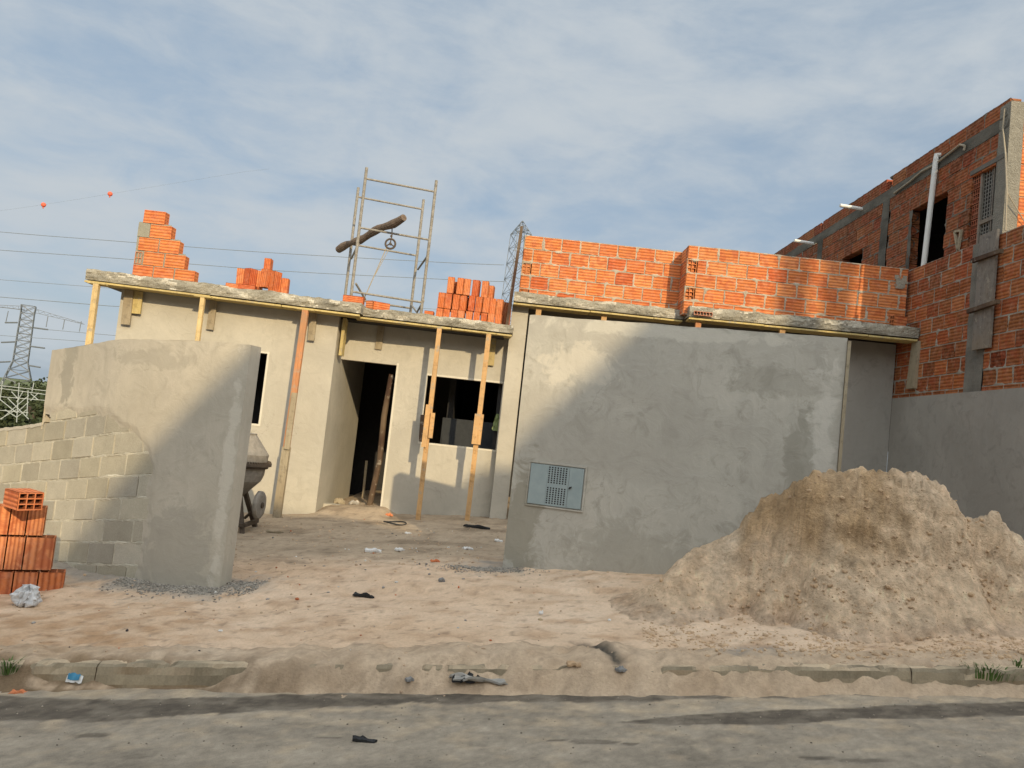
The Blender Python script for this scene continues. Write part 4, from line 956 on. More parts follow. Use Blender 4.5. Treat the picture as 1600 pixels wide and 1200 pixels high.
for sg, yy_ in ((1, 9.45),):
    wc = P(405, 789, 9.5); ax = Vector((.98, -.05, 0)).normalized()
    b = MB(); b.lathe([(.03, -.03), (.12, -.035), (.165, -.025), (.175, 0), (.165, .025), (.12, .035), (.03, .03)], wc, 26, ax, rough=.012); w_ = b.build('wheel', M['iron'], mix)
    b = MB(); b.lathe([(.0, -.05), (.035, -.05), (.035, .05), (0, .05)], wc, 12, ax); b.build('hub', M['iron_dark'], w_)
    b = MB(); b.tube([wc, Vector((mc.x + .2, 9.55, gm + .17))], .018, 8); b.build('axle', M['iron_dark'], mix)

# ---------------------------------------------------------------- sand pile
rid = [(960, 900), (1020, 888), (1050, 880), (1100, 862), (1145, 846), (1170, 830), (1182, 808), (1200, 798), (1225, 773), (1255, 745), (1275, 737), (1320, 733), (1370, 736), (1410, 738), (1445, 744), (1470, 762), (1490, 785), (1508, 818), (1530, 806), (1558, 800), (1578, 822), (1600, 850), (1640, 890), (1700, 940)]
YR = 6.15
RP = [(P(x, y, YR).x, P(x, y, YR).z) for x, y in rid]
def yr(X): return YR + .0
def prof(t): return pw(t, [(0, 1), (.07, .985), (.14, .93), (.24, .72), (.34, .50), (.46, .40), (.66, .22), (.85, .09), (1.0, .02), (1.08, 0)])
def sand(X, Y):
    g = walk_z(X, Y); R = pw(X, RP); h = max(0, R - walk_z(X, YR)) ;
    wx = X + .10 * fr(X * 1.1, Y * 1.1, 40, 3)
    R2 = pw(wx, RP); h = lerp(h, max(0, R2 - walk_z(wx, YR)), sstep(.02, .25, abs(Y - YR)))
    YL = YR + .20 * sstep(2.42, 2.16, X + .06 * fr(Y * 5, 3, 7, 3) - .12 * (6.15 - Y)) * sstep(1.3, 1.8, X)
    w = .30 + .50 * min(1, h / .9) + .07 * fr(X * 2.3, 2, 31, 3)
    if Y < YL: t = (YL - Y) / w; k = prof(t)
    else: t = (Y - YL) / (.35 + .5 * h); k = max(0, 1 - t) ** 1.2 if t > .1 else 1 - t * .3
    h *= sstep(.85, 1.5, X + .12 * fr(Y * 4, X * 2, 6, 3)); cl = sstep(.75, .25, t) * sstep(.25, .7, h)
    z = gz(X, Y) - .018 + h * k
    rgh = sstep(.0, .25, h * k)
    z += rgh * (.040 * fr(X * 2.6, Y * 3.4, 51, 5) + .07 * cl * (abs(fr(X * 5, Y * 7, 53, 5)) - .1) + .016 * fr(X * 14, Y * 17, 57, 5) * (.5 + cl))
    z += rgh * .004 * fr(X * 45, Y * 45, 5, 2)
    if cl > 0:
        dd, _p = mn.voronoi(Vector((X * 7 + .5 * fr(X * 5, Y * 5, 2), Y * 10, 3 + z * 3))); z += cl * .13 * (dd[1] - dd[0]) - cl * .04
    if Y < YR:
        # gullies and slides
        for (gx, gw, gd, y0, y1) in [(1.80, .10, .16, 5.45, 6.05), (2.10, .07, .14, 5.30, 5.85), (3.25, .06, .05, 5.3, 5.9), (3.62, .09, .06, 5.3, 6.05)]:
            xx_ = gx + (Y - 5.6) * .45 + .03 * fr(Y * 6, gx, 3)
            z -= gd * math.exp(-((X - xx_) / gw) ** 2) * sstep(y0 - .1, y0 + .08, Y) * sstep(y1 + .15, y1 - .1, Y)
        z = lerp(z, round(z / .16) * .16 + .03, .28 * cl * sstep(-.1, .3, fr(X * 1.4, Y, 60, 2)))
    edge = sstep(1.0, 1.35, X + .1 * fr(Y * 3, 1, 1)) 
    return z if h * k > .002 else g - .08
def sxy(X, Y):                     # undercut lumps push the face forward
    z = sand(X, Y); d = .03 * fr(X * 6, z * 8, 71, 4)
    return (X + .015 * fr(X * 9, z * 9, 75, 3), Y - d * sstep(6.2, 5.9, Y), z)
def scol(X, Y, Z):
    n = fr(X * 1.6, Y * 1.8, 81, 4); n2 = fr(X * 7, Z * 9, 83, 4); g = walk_z(X, Y); h = Z - g
    c = np.array((.68, .50, .33)); c = c + (np.array((.47, .31, .165)) - c) * sstep(.28, .65, h + .2 * n) * lerp(.9, .1, sstep(2.8, 3.3, X + .3 * n2)) * (1 if X > 1.95 else .5)
    c = c + (np.array((.66, .52, .37)) - c) * max(0, min(1, n * 1.1))
    gc = np.array(gcol(X, Y, Z)); c = c + (gc - c) * sstep(.12, .02, Z - gz(X, Y))
    c = c * (1 + .26 * n2) * (1 + .25 * fr(X * 22, Y * 22, Z * 22, 3))
    return tuple(np.clip(c, .05, .8))
sp = fast_grid('sand_pile', frange(.75, 5.0, .016), frange(4.90, 7.3, .016), sxy, scol, M['sandpile'])
tag(sp, 'big heap of damp builder\'s sand before the front wall and side wall', 'sand pile')
# ground clods and gravel as uncountable stuff
def pebbles(name, n, fn, mat, label, cat, seed):
    random.seed(seed); vs = []; fs = []; cs = []
    ico = [(0, 0, 1), (.89, 0, .45), (.28, .85, .45), (-.72, .53, .45), (-.72, -.53, .45), (.28, -.85, .45), (.72, .53, -.45), (-.28, .85, -.45), (-.89, 0, -.45), (-.28, -.85, -.45), (.72, -.53, -.45), (0, 0, -1)]
    ifc = [(0, 1, 2), (0, 2, 3), (0, 3, 4), (0, 4, 5), (0, 5, 1), (1, 6, 2), (2, 7, 3), (3, 8, 4), (4, 9, 5), (5, 10, 1), (2, 6, 7), (3, 7, 8), (4, 8, 9), (5, 9, 10), (1, 10, 6), (11, 7, 6), (11, 8, 7), (11, 9, 8), (11, 10, 9), (11, 6, 10)]
    m = MB()
    for _ in range(n):
        r = fn()
        if r is None: continue
        x, y, z, s, col = r; sc3 = [random.uniform(.7, 1.3) for _ in range(3)]; a = random.random() * 6
        k = len(m.v)
        for p in ico:
            q = [p[i] * sc3[i] * s * random.uniform(.8, 1.2) for i in range(3)]
            m.v.append((x + q[0] * math.cos(a) - q[1] * math.sin(a), y + q[0] * math.sin(a) + q[1] * math.cos(a), z + q[2] * .7))
        for t_ in ifc: m.f.append([k + i for i in t_]); m.c.append(col); m.u.append([(0, 0)] * 3)
    return tag(m.build(name, mat), label, cat, kind='stuff')
def psand():
    X = random.uniform(1.1, 4.4); Y = random.uniform(4.95, 6.15) if random.random() < .8 else random.uniform(5.0, 5.5)
    if random.random() > .25 + max(0, fr(X * 1.5, Y * 1.5, 91, 3)) * 2.2: return None
    z = max(sand(X, Y), gz(X, Y)); s = random.choice([.004, .005, .006, .008, .011, .020 if random.random() < .5 else .006]) * random.uniform(.7, 1.2); k = random.uniform(.75, 1.1)
    return X, Y, z, s, (.50 * k, .35 * k, .215 * k)
pebbles('sand_clods', 6000, psand, M['clods'], 'crumbled clods of sand scattered over the heap', 'sand clods', 1)
def pgr():
    s_ = random.random()
    if random.random() < .7:
        d = abs(random.gauss(0, .13)); s = random.uniform(-.35, S228 + .1); p = FC(max(0, s), 0, d + .01); X, Y = p.x + (-s if s < 0 else 0), p.y + (random.uniform(-.1, .3) if s < 0 else 0)
    else: X, Y = random.gauss(-.05, .2), 7.42 - abs(random.gauss(0, .12))
    k = random.uniform(.6, 1.3); return X, Y, gz(X, Y) + .003, random.uniform(.003, .011), (.27 * k, .245 * k, .205 * k)
pebbles('gravel', 3200, pgr, M['clods'], 'grey mortar rubble and gravel along the foot of the walls', 'gravel', 2)
def pdirt():
    X, Y = random.uniform(-4.2, 4), random.uniform(4.5, 11)
    if random.random() > .2 + max(0, fr(X * .9, Y * 1.1, 95, 3)) * 2: return None
    k = random.uniform(.7, 1.15); return X, Y, gz(X, Y) + .001, (.002 + .012 * random.random() ** 3) * (1.3 if Y > 7 else 1), (.50 * k, .36 * k, .235 * k)
pebbles('dirt_crumbs', 6000, pdirt, M['clods'], 'small dirt crumbs and chips scattered over the sandy ground', 'dirt', 3)
def pbits():
    X, Y = random.gauss(-1.3, 1.5), random.uniform(5.0, 11)
    if not -4 < X < 1 or (X > -.1 and Y > 7): return None
    k = random.uniform(.7, 1.1); c = random.choice([(.50, .16, .07), (.62, .60, .55), (.30, .28, .25), (.30, .28, .25), (.40, .31, .2), (.06, .05, .05)])
    return X, Y, gz(X, Y) + .003, .004 + .013 * random.random() ** 2, tuple(q * k for q in c)
pebbles('rubble_bits', 260, pbits, M['clods'], 'mixed small chips of brick, mortar and wood scattered over the yard', 'rubble', 6)
def proad():
    X, Y = random.uniform(-3.4, 3.6), random.uniform(3.4, 4.7); k = random.uniform(.5, 1.8)
    return X, Y, road_z(X, Y) + .002, .0012 + .005 * random.random() ** 3, (.25 * k, .21 * k, .16 * k)
pebbles('road_grit', 1100, proad, M['clods'], 'grit and small chips lying on the asphalt', 'grit', 4)

# ---------------------------------------------------------------- litter
def on_ground(px, py, road=False):
    d = ray(px, py); t = 2.0
    for _ in range(4000):
        p = E + d * (t / d.y)
        g = road_z(p.x, p.y) if (road or p.y < 4.5) else gz(p.x, p.y)
        if p.z <= g: return Vector((p.x, p.y, g))
        t += .004
    return p
def scrap(px, py, w, l, h, yaw, mat, name, label, cat, group=None, curl=.02, seed=0):
    o = on_ground(px, py); b = MB(); us = frange(-1, 1, .2)
    def fn(u, v, zt=0): 
        k = 1 + .25 * fr(u * 2, v * 2, seed); x, y = u * w / 2 * k, v * l / 2 * k; return o + Vector((x * math.cos(yaw) - y * math.sin(yaw), x * math.sin(yaw) + y * math.cos(yaw), h * (1 - .35 * (u * u + v * v)) * zt + curl * max(0, fr(u * 1.5, v * 1.5, seed + 3)) + .004))
    b.grid(us, us, lambda u, v: fn(u, v, 1)); b.grid(us, us, lambda u, v: fn(u, v, 0) - Vector((0, 0, .006)))
    for (k, s) in ((0, -1), (0, 1), (1, -1), (1, 1)):
        b.grid(us, [0, 1], (lambda u, t, k=k, s=s: fn(s if k else u, u if k else s, t) - Vector((0, 0, .006 * (1 - t)))))
    return tag(b.build(name, mat), label, cat, group)
W_ = 'white scraps on the yard floor'
scrap(583, 862, .17, .12, .025, .2, M['white'], 'foam_scrap', 'largest white scrap lying in the gateway', 'scrap', W_)
scrap(624, 860, .09, .07, .02, 1, M['white'], 'foam_scrap', 'small crumpled white scrap just right of the largest one', 'scrap', W_, seed=2)
scrap(731, 858, .10, .08, .015, .4, M['white'], 'foam_scrap', 'thin white scrap before the right prop', 'scrap', W_, seed=3)
scrap(779, 846, .09, .06, .015, .1, M['white'], 'foam_scrap', 'white scrap against the left end of the front wall', 'scrap', W_, seed=4)
scrap(638, 834, .07, .05, .01, .7, M['white'], 'foam_scrap', 'tiny white scrap below the black hoop', 'scrap', W_, seed=5)
scrap(845, 959, .03, .02, .01, .7, M['white'], 'foam_scrap', 'tiny white crumb on the sand in front of the large wall', 'scrap', W_, seed=6)
scrap(433, 833, .26, .035, .012, -.08, M['plank_old'], 'wood_strip', 'thin pale wood strip lying in the gateway', 'wood strip')
scrap(568, 933, .17, .035, .018, -.15, M['black'], 'rubber_strip', 'black curled rubber strip on the sand', 'rubber strip', 'black strips', curl=.03)
scrap(569, 1159, .12, .03, .012, -.05, M['black'], 'rubber_strip', 'black strip lying on the asphalt', 'rubber strip', 'black strips', curl=.02, seed=4)
scrap(680, 878, .09, .03, .015, .3, M['shard'], 'brick_shard', 'red brick shard on the yard floor', 'brick shard')
scrap(745, 825, .34, .05, .03, -.1, M['black'], 'dark_debris', 'dark debris lying at the foot of the right prop', 'debris')
scrap(608, 806, .10, .06, .03, -.1, M['shard'], 'red_rubble', 'reddish rubble beside the right door jamb', 'rubble')
scrap(690, 909, .05, .04, .03, .3, M['stone'], 'stone', 'small grey stone on the sand', 'stone', 'loose stones', curl=.01)
scrap(640, 1066, .05, .035, .018, .5, M['stone'], 'stone', 'dark stone in the gutter left of the plastic sheet', 'stone', 'loose stones', curl=.01)
scrap(970, 1048, .06, .05, .015, .8, M['stone'], 'stone', 'flat grey stone slab on the sand by the kerb', 'stone', 'loose stones', curl=.02, seed=8)
scrap(896, 1040, .08, .05, .015, .1, M['sandy'], 'stone', 'sandy lump of mortar by the kerb left of the crack', 'stone', 'loose stones', curl=.03, seed=9)
scrap(530, 787, .16, .10, .07, .2, M['plank_old'], 'broken_rubble', 'pale broken block rubble at the foot of the doorway side wall', 'rubble', seed=3, curl=.05)
scrap(553, 788, .14, .08, .04, .5, M['tarp'], 'crumpled_bag', 'crumpled pale bag at the doorway threshold', 'bag', seed=7, curl=.05)
scrap(30, 1085, .10, .05, .015, .1, M['shard'], 'brick_shard', 'red brick shard on the road at the far left', 'brick shard')
scrap(750, 1063, .34, .09, .012, .05, M['tarp'], 'plastic_sheet', 'torn grey plastic sheet lying in the gutter', 'plastic sheet', curl=.035, seed=12)
scrap(728, 1066, .16, .06, .02, .15, M['black'], 'plastic_flap', 'dark plastic flap lying at the left of the torn sheet', 'plastic sheet', curl=.04, seed=14)
scrap(1590, 880, .22, .2, .09, .2, M['sandy'], 'sand_block', 'squared damp block of sand at the right edge of the heap', 'sand block', seed=2, curl=.02)
o = on_ground(117, 1067); pkg = thing('crumpled_packet', o, 'blue and white crumpled packet in the gutter at the left', 'packet')
b = MB()
b.grid(frange(-1, 1, .25), frange(0, 1, .25), lambda u, v: o + Vector((.05 * u, -.02 + .05 * v + .01 * fr(u * 2, v * 3), .05 * math.sin(v * 3.1) + .006 + .01 * fr(u * 3, v * 3, 2)))); b.build('wrapper', M['white'], pkg, smooth=True)
b = MB(); b.grid(frange(-.8, .7, .2), frange(.08, .4, .1), lambda u, v: o + Vector((.05 * u, -.026 + .05 * v + .01 * fr(u * 2, v * 3), .05 * math.sin(v * 3.1) + .010 + .01 * fr(u * 3, v * 3, 2)))); b.build('blue_print', M['blue'], pkg, smooth=True)
o = on_ground(617, 819); b = MB(); b.tube([o + Vector((.15 * math.cos(a), .13 * math.sin(a), .02 + .01 * math.sin(2 * a))) for a in [2 * math.pi * k / 30 for k in range(31)]], .010, 8); tag(b.build('black_hoop', M['black']), 'black hoop of hose lying before the house wall', 'hoop')
o = on_ground(40, 945); b = MB(); b.lathe([(.0, .0), (.07, .0), (.08, .015), (.088, .035), (.08, .055), (.082, .075), (.066, .09), (.06, .11), (.036, .125), (.03, .145), (.008, .16), (0, .165)], o, 34, (.1, 0, 1), rough=.055); tag(b.build('plastic_bag', M['bag']), 'crumpled transparent plastic bag at the foot of the brick stack', 'plastic bag')
def tuft(px, py, n, h, sp, label, seed, mat='grass'):
    random.seed(seed); o = on_ground(px, py); b = MB()
    for k in range(n):
        a = random.random() * 6.28; r = random.random() * sp; p = o + Vector((math.cos(a) * r, math.sin(a) * r * .6, -.01)); hh = h * random.uniform(.5, 1); dd = Vector((math.cos(a), math.sin(a), 0)) * hh * random.uniform(.1, .8); s = Vector((-math.sin(a), math.cos(a), 0)) * .004
        m_ = p + dd * .4 + Vector((0, 0, hh * .65)); t_ = p + dd + Vector((0, 0, hh * random.uniform(.7, 1)))
        b.add([p - s, p + s, m_ + s, m_ - s, t_], [(0, 1, 2, 3), (3, 2, 4)])
    return tag(b.build('grass_tuft', M[mat], loc=o), label, 'grass tuft', 'grass tufts along the kerb')
tuft(13, 1052, 45, .12, .05, 'upright grass tuft at the kerb, far left', 1); tuft(1545, 1057, 160, .10, .16, 'wide low grass tuft in the gutter at the right', 2)
tuft(1592, 1040, 30, .06, .08, 'small grass tuft at the right edge above the kerb', 3); tuft(768, 803, 20, .14, .03, 'small yellowish weed at the foot of the house wall', 4)

# ---------------------------------------------------------------- pylons, wires, trees far off
def lattice(b, base, w0, w1, z0, z1, n, r, col=(1, 1, 1), yaw=.5):
    lv = []
    for i in range(n + 1):
        t = i / n; z = lerp(z0, z1, t); w = lerp(w0, w1, t) / 2
        lv.append([Vector((base[0], base[1], z)) + rot((w * a, w * c, 0), yaw) for a, c in ((-1, -1), (1, -1), (1, 1), (-1, 1))])
    for i in range(n):
        for k in range(4):
            k2 = (k + 1) % 4; b.tube([lv[i][k], lv[i + 1][k]], r * 1.4, 4, cap=False)
            b.tube([lv[i][k], lv[i + 1][k2]], r, 3, cap=False); b.tube([lv[i][k2], lv[i + 1][k]], r, 3, cap=False); b.tube([lv[i + 1][k], lv[i + 1][k2]], r, 3, cap=False)
DP = 200
top = P(45, 478, DP); bs = Vector((top.x, DP, -8)); u = DP / F_PX
M['pylon_light'] = M['pylon_light']
py1 = thing('lattice_pylon', (top.x, DP, -8), 'grey lattice transmission pylon far left behind the curved wall', 'pylon', 'transmission pylons')
b = MB(); R = .085
lattice(b, bs, 11, 3.6 * .9, -8, top.z - 16 * u * 5.5, 6, R); lattice(b, bs, 3.3, 3.0, top.z - 16 * u * 5.5, top.z - 12 * u, 7, R * .9); lattice(b, bs, 3.0, 3.2, top.z - 12 * u, top.z, 1, R)
b.build('tower', M['pylon'], py1)
def truss(b, a, c, h, n, r):
    for k in (0, 1): b.tube([a + Vector((0, k * 1.2, 0)), c + Vector((0, k * 1.2, 0))], r, 4, cap=False)
    b.tube([a + Vector((0, .6, h)), c + Vector((0, .6, h * .2))], r, 4, cap=False)
    for i in range(n):
        t, t2 = i / n, (i + 1) / n; lo = lerp(a, c, t); hi = lerp(a + Vector((0, .6, h)), c + Vector((0, .6, h * .2)), (t + t2) / 2); b.tube([lo, hi], r * .7, 3, cap=False); b.tube([hi, lerp(a, c, t2)], r * .7, 3, cap=False)
b = MB(); truss(b, P(52, 488, DP), P(128, 506, DP), 1.0, 8, .07); truss(b, P(38, 484, DP), P(-30, 476, DP), 1.0, 8, .07)
for zl, x1, x0 in ((507, 60, 25), (539, 55, 22), (570, 47, 14)):
    pass
b.build('crossarm', M['pylon'], py1)
for (xa, ya, xb, yb) in [(13, 486, 9, 504), (75, 494, 72, 511), (101, 499, 98, 515), (127, 502, 124, 518)]:
    b = MB(); b.tube([P(xa, ya, DP), P(xb, yb, DP)], .10, 6); b.build('suspension_insulator', M['pylon'], py1)
for (xa, ya, xb, yb) in [(8, 504, 27, 504), (53, 512, 75, 515), (2, 535, 25, 534), (47, 541, 70, 544), (-6, 566, 16, 565), (45, 571, 63, 574)]:
    b = MB(); b.tube([P(xa, ya, DP - .5), P(xb, yb, DP - .5)], .20, 6); b.build('strain_insulator', M['insul'], py1)
D2 = 150; ap = P(815, 345, D2); u2 = D2 / F_PX
py2 = thing('lattice_pylon', (ap.x, D2, -8), 'slim dark lattice pylon rising behind the left end of the brick parapet', 'pylon', 'transmission pylons')
b = MB(); bb = (ap.x + .2, D2, 0); lattice(b, bb, 5.2, 3.1, -8, ap.z - 22 * u2, 16, .055, yaw=.45); lattice(b, bb, 3.1, .1, ap.z - 22 * u2, ap.z, 3, .05, yaw=.45); b.build('tower', M['pylon'], py2)
# orange-tipped gantry lattice
DG = 60
gt = thing('lattice_gantry', P(30, 650, DG), 'pale steel lattice gantry seen over the low block wall at the left', 'gantry')
b = MB()
for (xa, ya, xb, yb) in [(-20, 600, 76, 611), (-20, 604, 76, 617), (-20, 618, 76, 626), (4, 595, 0, 625), (30, 598, 26, 660), (53, 598, 50, 612), (12, 622, 45, 655), (45, 618, 2, 655), (26, 645, -5, 620), (26, 645, 45, 628), (8, 640, 26, 652), (26, 652, 42, 640), (0, 655, 26, 640), (18, 612, 30, 625), (36, 612, 26, 628), (48, 615, 60, 625), (60, 614, 48, 626), (44, 610, 42, 650), (-10, 640, 44, 645)]:
    b.tube([P(xa, ya, DG), P(xb, yb, DG)], .032, 4)
b.build('lattice', M['pylon_light'], gt)
b = MB(); q = P(5, 618, 140); b.box(q.x - 4, q.x + 1.2, 140, 146, -8, q.z + .9); fb = tag(b.build('distant_building', M['far_white']), 'small white building far off behind the steel gantry', 'building')
def wire(pts, Y, label, r=.045, grp='overhead power lines'):
    b = MB(); n = 30; P0 = [P(x, y, Y) for x, y in pts]; out = []
    for i in range(n + 1):
        x = lerp(pts[0][0], pts[-1][0], i / n); y = pw(x, pts); out.append((x, y))
    sm = []
    for i, (x, y) in enumerate(out):
        a = out[max(0, i - 2)][1] + y + out[min(n, i + 2)][1]; sm.append((x, a / 3))
    b.tube([P(x, y, Y) for x, y in sm], r * 1.35, 5); return tag(b.build('power_line', M['wire']), label, 'power line', grp)
wire([(-150, 347), (0, 363), (213, 379), (360, 391), (540, 402), (787, 415)], 150, 'power line behind the brick pier and scaffold, the upper of the two long ones')
wire([(-150, 379), (0, 391), (205, 405), (440, 424), (787, 441)], 150, 'power line behind the brick pier and scaffold, the lower of the two long ones')
wire([(-150, 425), (0, 437), (195, 452)], 150, 'power line ending behind the left end of the slab', .035)
wire([(-150, 452), (0, 464), (195, 480)], 150, 'power line just above the lattice pylon', .05)
wire([(75, 515), (130, 520), (190, 525)], 198, 'power line leaving the pylon at its upper insulators', .05)
wire([(-40, 522), (0, 524), (140, 534)], 150, 'power line crossing the middle of the lattice pylon', .035)
wire([(600, 478), (680, 483), (790, 489)], 150, 'power line low behind the brick pile', .03)
wire([(-150, 350), (68, 320), (172, 303), (420, 262)], 260, 'very thin line carrying the two orange marker balls', .018)
for (x, y, lab) in [(68, 320, 'lower left of the two orange marker balls in the sky'), (172, 303, 'upper right of the two orange marker balls in the sky')]:
    p = P(x, y, 259.7); b = MB(); n = 12; b.lathe([(.001, -.8)] + [(.8 * math.sin(math.pi * k / n), -.8 * math.cos(math.pi * k / n)) for k in range(1, n)] + [(.001, .8)], p, 18); b.lathe([(.001, -1.3), (.22, -1.2), (.22, -.75)], p, 8)
    tag(b.build('marker_ball', M['ball'], smooth=True), lab, 'marker ball', 'orange marker balls on the line')
def tree(px, py, Y, h, w, label, seed):
    random.seed(seed); t0 = P(px, py, Y); g = t0.z - h
    t = thing('tree', (t0.x, Y, g), label, 'tree', 'trees beyond the block wall')
    b = MB(); b.tube([(t0.x, Y, g), (t0.x + .2, Y, g + h * .4), (t0.x - .1, Y, g + h * .75)], .3, 8, rfun=lambda i: .35 - .1 * i)
    for k in range(5): a = random.random() * 6.28; b.tube([(t0.x, Y, g + h * .4), (t0.x + math.cos(a) * w * .3, Y + math.sin(a) * w * .3, g + h * random.uniform(.6, .85))], .1, 5)
    b.build('trunk', M['trunk'], t)
    b = MB()
    cl = [(random.gauss(0, .28) * w, random.gauss(0, .25) * w, h * random.uniform(.35, .88)) for _ in range(26)]
    for (x, y, z) in cl:
        rr = random.uniform(.12, .24) * w
        for _ in range(150):
            d = Vector((random.gauss(0, 1), random.gauss(0, 1), random.gauss(0, .8))).normalized() * rr * random.uniform(.6, 1.05)
            p = Vector((t0.x + x, Y + y, g + z)) + d; a = Vector((random.gauss(0, 1), random.gauss(0, 1), random.gauss(0, 1))).normalized(); s = a.orthogonal().normalized() * .16; k = a * .22
            if p.z > t0.z + .3: continue
            b.add([p - s, p - k, p + s, p + k], [(0, 1, 2, 3)])
    b.build('crown', M['leaf'], t)
tree(70, 588, 95, 10, 8, 'dark tree beyond the wall, touching the left edge of the rendered part', 1)
tree(45, 600, 90, 9, 6, 'dark tree beyond the wall, at the foot of the pylon', 2)
tree(22, 612, 100, 9, 7, 'tree behind the steel gantry, between pylon and frame edge', 3)
tree(-3, 597, 105, 10, 6, 'tree at the left edge of the view beyond the block wall', 4)
tree(95, 590, 110, 10, 9, 'tree mostly hidden behind the rendered curved wall', 5)
tree(58, 612, 80, 8, 6, 'low bushy tree just above the block wall beside the gantry', 6)

# ---------------------------------------------------------------- across the street (behind the camera): casts the evening shadows
prf = [(-30, -.45), (-4.25, -.42), (-4.0, .0), (-2.42, 1.95), (-.5, 1.9), (.12, 1.25), (1.5, 3.15), (30, 3.2)]
YO = -12.0; dY = 7.2 - YO
opp = thing('street_house', (6.6, -12, .2), 'row of houses on the opposite side of the road', 'house')
b = MB(); pp = [(x + .408 * dY, z + .474 * dY) for x, z in prf]
for (x0, z0_), (x1, z1_) in zip(pp, pp[1:]):
    b.quad((x0, YO, -.5), (x1, YO, -.5), (x1, YO, z1_), (x0, YO, z0_)); b.quad((x0, YO - 5, -.5), (x1, YO - 5, -.5), (x1, YO - 5, z1_), (x0, YO - 5, z0_)); b.quad((x0, YO, z0_), (x1, YO, z1_), (x1, YO - 5, z1_), (x0, YO - 5, z0_))
b.build('wall', M['pl_house'], opp)
b = MB()
for k in range(-6, 10):
    for z in (1.2, 4.2): b.box(k * 2.6 + .6, k * 2.6 + 1.8, YO + .004, YO + .05, z, z + 1.3)
b.build('window', M['dark'], opp)
for (X, lab) in ((3.98, 'slim concrete utility pole across the road, left'), (4.63, 'slim concrete utility pole across the road, right')):
    xo = X + .408 * (11.2 + 6.8); pl = thing('utility_pole', (xo, -6.8, .3), lab, 'utility pole')
    b = MB(); b.tube([(xo, -6.8, 0), (xo, -6.8, 13.7)], .1, 10, rfun=lambda i: .24 - .02 * i); b.build('pole', M['stone'], pl)
    b = MB(); random.seed(int(X * 10))
    for k in range(6): z = 12.3 + k * .16 + random.random() * .08; b.obox((xo - .16 - random.random() * .12, -6.9, z), (.26 + random.random() * .22, 0, 0), (0, .2, 0), (0, 0, .09))
    b.build('fittings', M['iron_dark'], pl)

# ---------------------------------------------------------------- light
S = Vector((-.408, 1, -.474)).normalized()
sun = bpy.data.lights.new('sun', 'SUN'); sun.energy = 3.8; sun.angle = rad(.6); sun.color = (1.0, .80, .50)
so_ = bpy.data.objects.new('sun', sun); sc.collection.objects.link(so_); so_.rotation_euler = S.to_track_quat('-Z', 'Y').to_euler()
w = bpy.data.worlds.new("World"); sc.world = w; w.use_nodes = True; nt = w.node_tree; nt.nodes.clear()
N = nt.nodes.new; Lk = nt.links.new
out = N('ShaderNodeOutputWorld'); bg = N('ShaderNodeBackground'); Lk(bg.outputs[0], out.inputs[0]); bg.inputs[1].default_value = .15
sky = N('ShaderNodeTexSky'); sky.sky_type = 'NISHITA'; sky.sun_disc = False
el = math.asin(-S.z); az = math.atan2(-S.x, -S.y)
sky.sun_elevation = el; sky.sun_rotation = az; sky.air_density = 1.0; sky.dust_density = 2.0; sky.ozone_density = 1.5
tc = N('ShaderNodeTexCoord'); mp = N('ShaderNodeMapping'); mp.inputs['Scale'].default_value = (1.0, 1.0, 2.6); mp.inputs['Rotation'].default_value = (0, rad(6), 0); mp.inputs['Location'].default_value = (.35, .1, .2); Lk(tc.outputs['Generated'], mp.inputs[0])
n1 = N('ShaderNodeTexNoise'); n1.inputs['Scale'].default_value = 2.1; n1.inputs['Detail'].default_value = 9; n1.inputs['Roughness'].default_value = .55; n1.inputs['Distortion'].default_value = .5; Lk(mp.outputs[0], n1.inputs['Vector'])
n2 = N('ShaderNodeTexNoise'); n2.inputs['Scale'].default_value = 7.5; n2.inputs['Detail'].default_value = 8; n2.inputs['Roughness'].default_value = .6; n2.inputs['Distortion'].default_value = .3; Lk(mp.outputs[0], n2.inputs['Vector'])
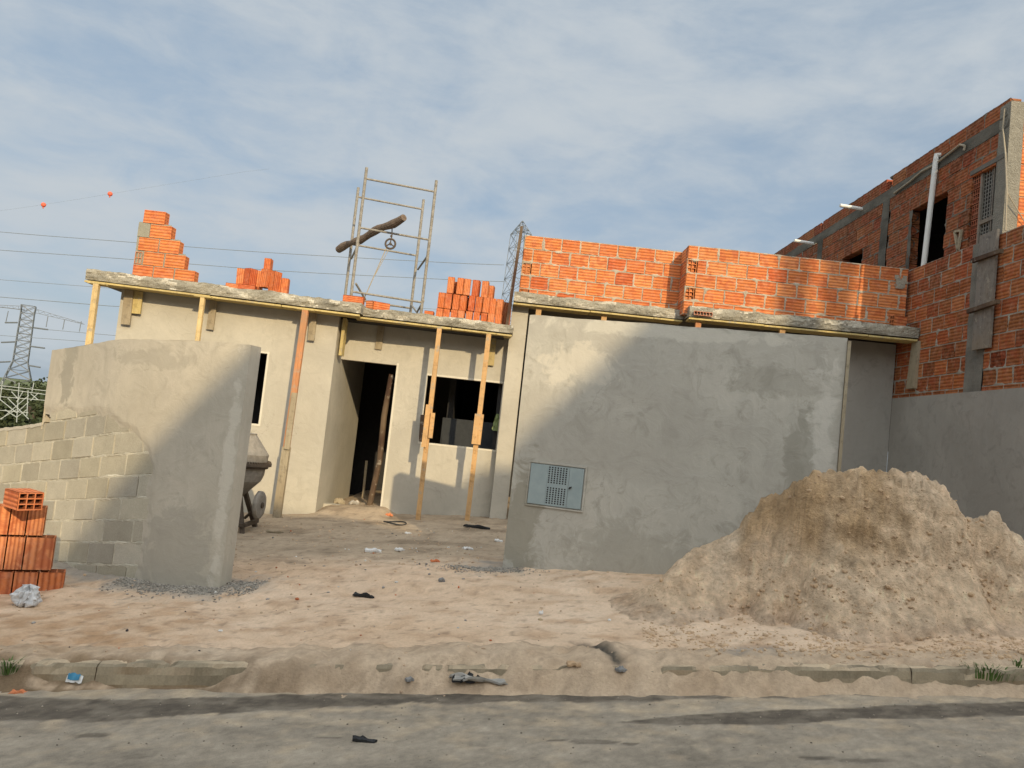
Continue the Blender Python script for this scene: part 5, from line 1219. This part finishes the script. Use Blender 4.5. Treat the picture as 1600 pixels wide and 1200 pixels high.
ad = N('ShaderNodeMath'); ad.operation = 'MULTIPLY_ADD'; Lk(n2.outputs['Fac'], ad.inputs[0]); ad.inputs[1].default_value = .38; ml = N('ShaderNodeMath'); ml.operation = 'MULTIPLY'; ml.inputs[1].default_value = .66; Lk(n1.outputs['Fac'], ml.inputs[0]); Lk(ml.outputs[0], ad.inputs[2])
r1 = N('ShaderNodeValToRGB'); r1.color_ramp.elements[0].position = .38; r1.color_ramp.elements[1].position = .66; r1.color_ramp.interpolation = 'EASE'; Lk(ad.outputs[0], r1.inputs[0])
m1 = N('ShaderNodeMix'); m1.data_type = 'RGBA'; Lk(r1.outputs[0], m1.inputs[0]); 
base = N('ShaderNodeMix'); base.data_type = 'RGBA'; base.inputs[0].default_value = .8; Lk(sky.outputs[0], base.inputs[6]); base.inputs[7].default_value = (2.3, 2.95, 3.65, 1)
Lk(base.outputs[2], m1.inputs[6]); m1.inputs[7].default_value = (3.6, 3.95, 4.25, 1); 
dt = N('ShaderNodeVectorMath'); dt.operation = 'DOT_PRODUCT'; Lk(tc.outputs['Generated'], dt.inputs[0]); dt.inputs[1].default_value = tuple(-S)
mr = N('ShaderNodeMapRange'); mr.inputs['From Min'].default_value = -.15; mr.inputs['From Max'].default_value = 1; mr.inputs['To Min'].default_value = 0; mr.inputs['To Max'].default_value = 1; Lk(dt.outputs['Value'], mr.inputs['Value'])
gl_ = N('ShaderNodeMix'); gl_.data_type = 'RGBA'; Lk(mr.outputs[0], gl_.inputs[0]); gl_.inputs[6].default_value = (1, 1, 1, 1); gl_.inputs[7].default_value = (4.1, 3.75, 3.4, 1)   # sky brightened toward the low sun, added as fill for shaded walls
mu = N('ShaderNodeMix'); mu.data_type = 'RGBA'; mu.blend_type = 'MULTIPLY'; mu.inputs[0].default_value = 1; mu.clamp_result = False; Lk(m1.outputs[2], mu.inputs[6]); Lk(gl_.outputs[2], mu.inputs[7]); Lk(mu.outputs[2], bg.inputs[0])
sc.view_settings.view_transform = 'Standard'; sc.view_settings.look = 'None'; sc.view_settings.exposure = 0
sc.render.engine = 'CYCLES'; sc.cycles.use_denoising = True; sc.cycles.max_bounces = 6
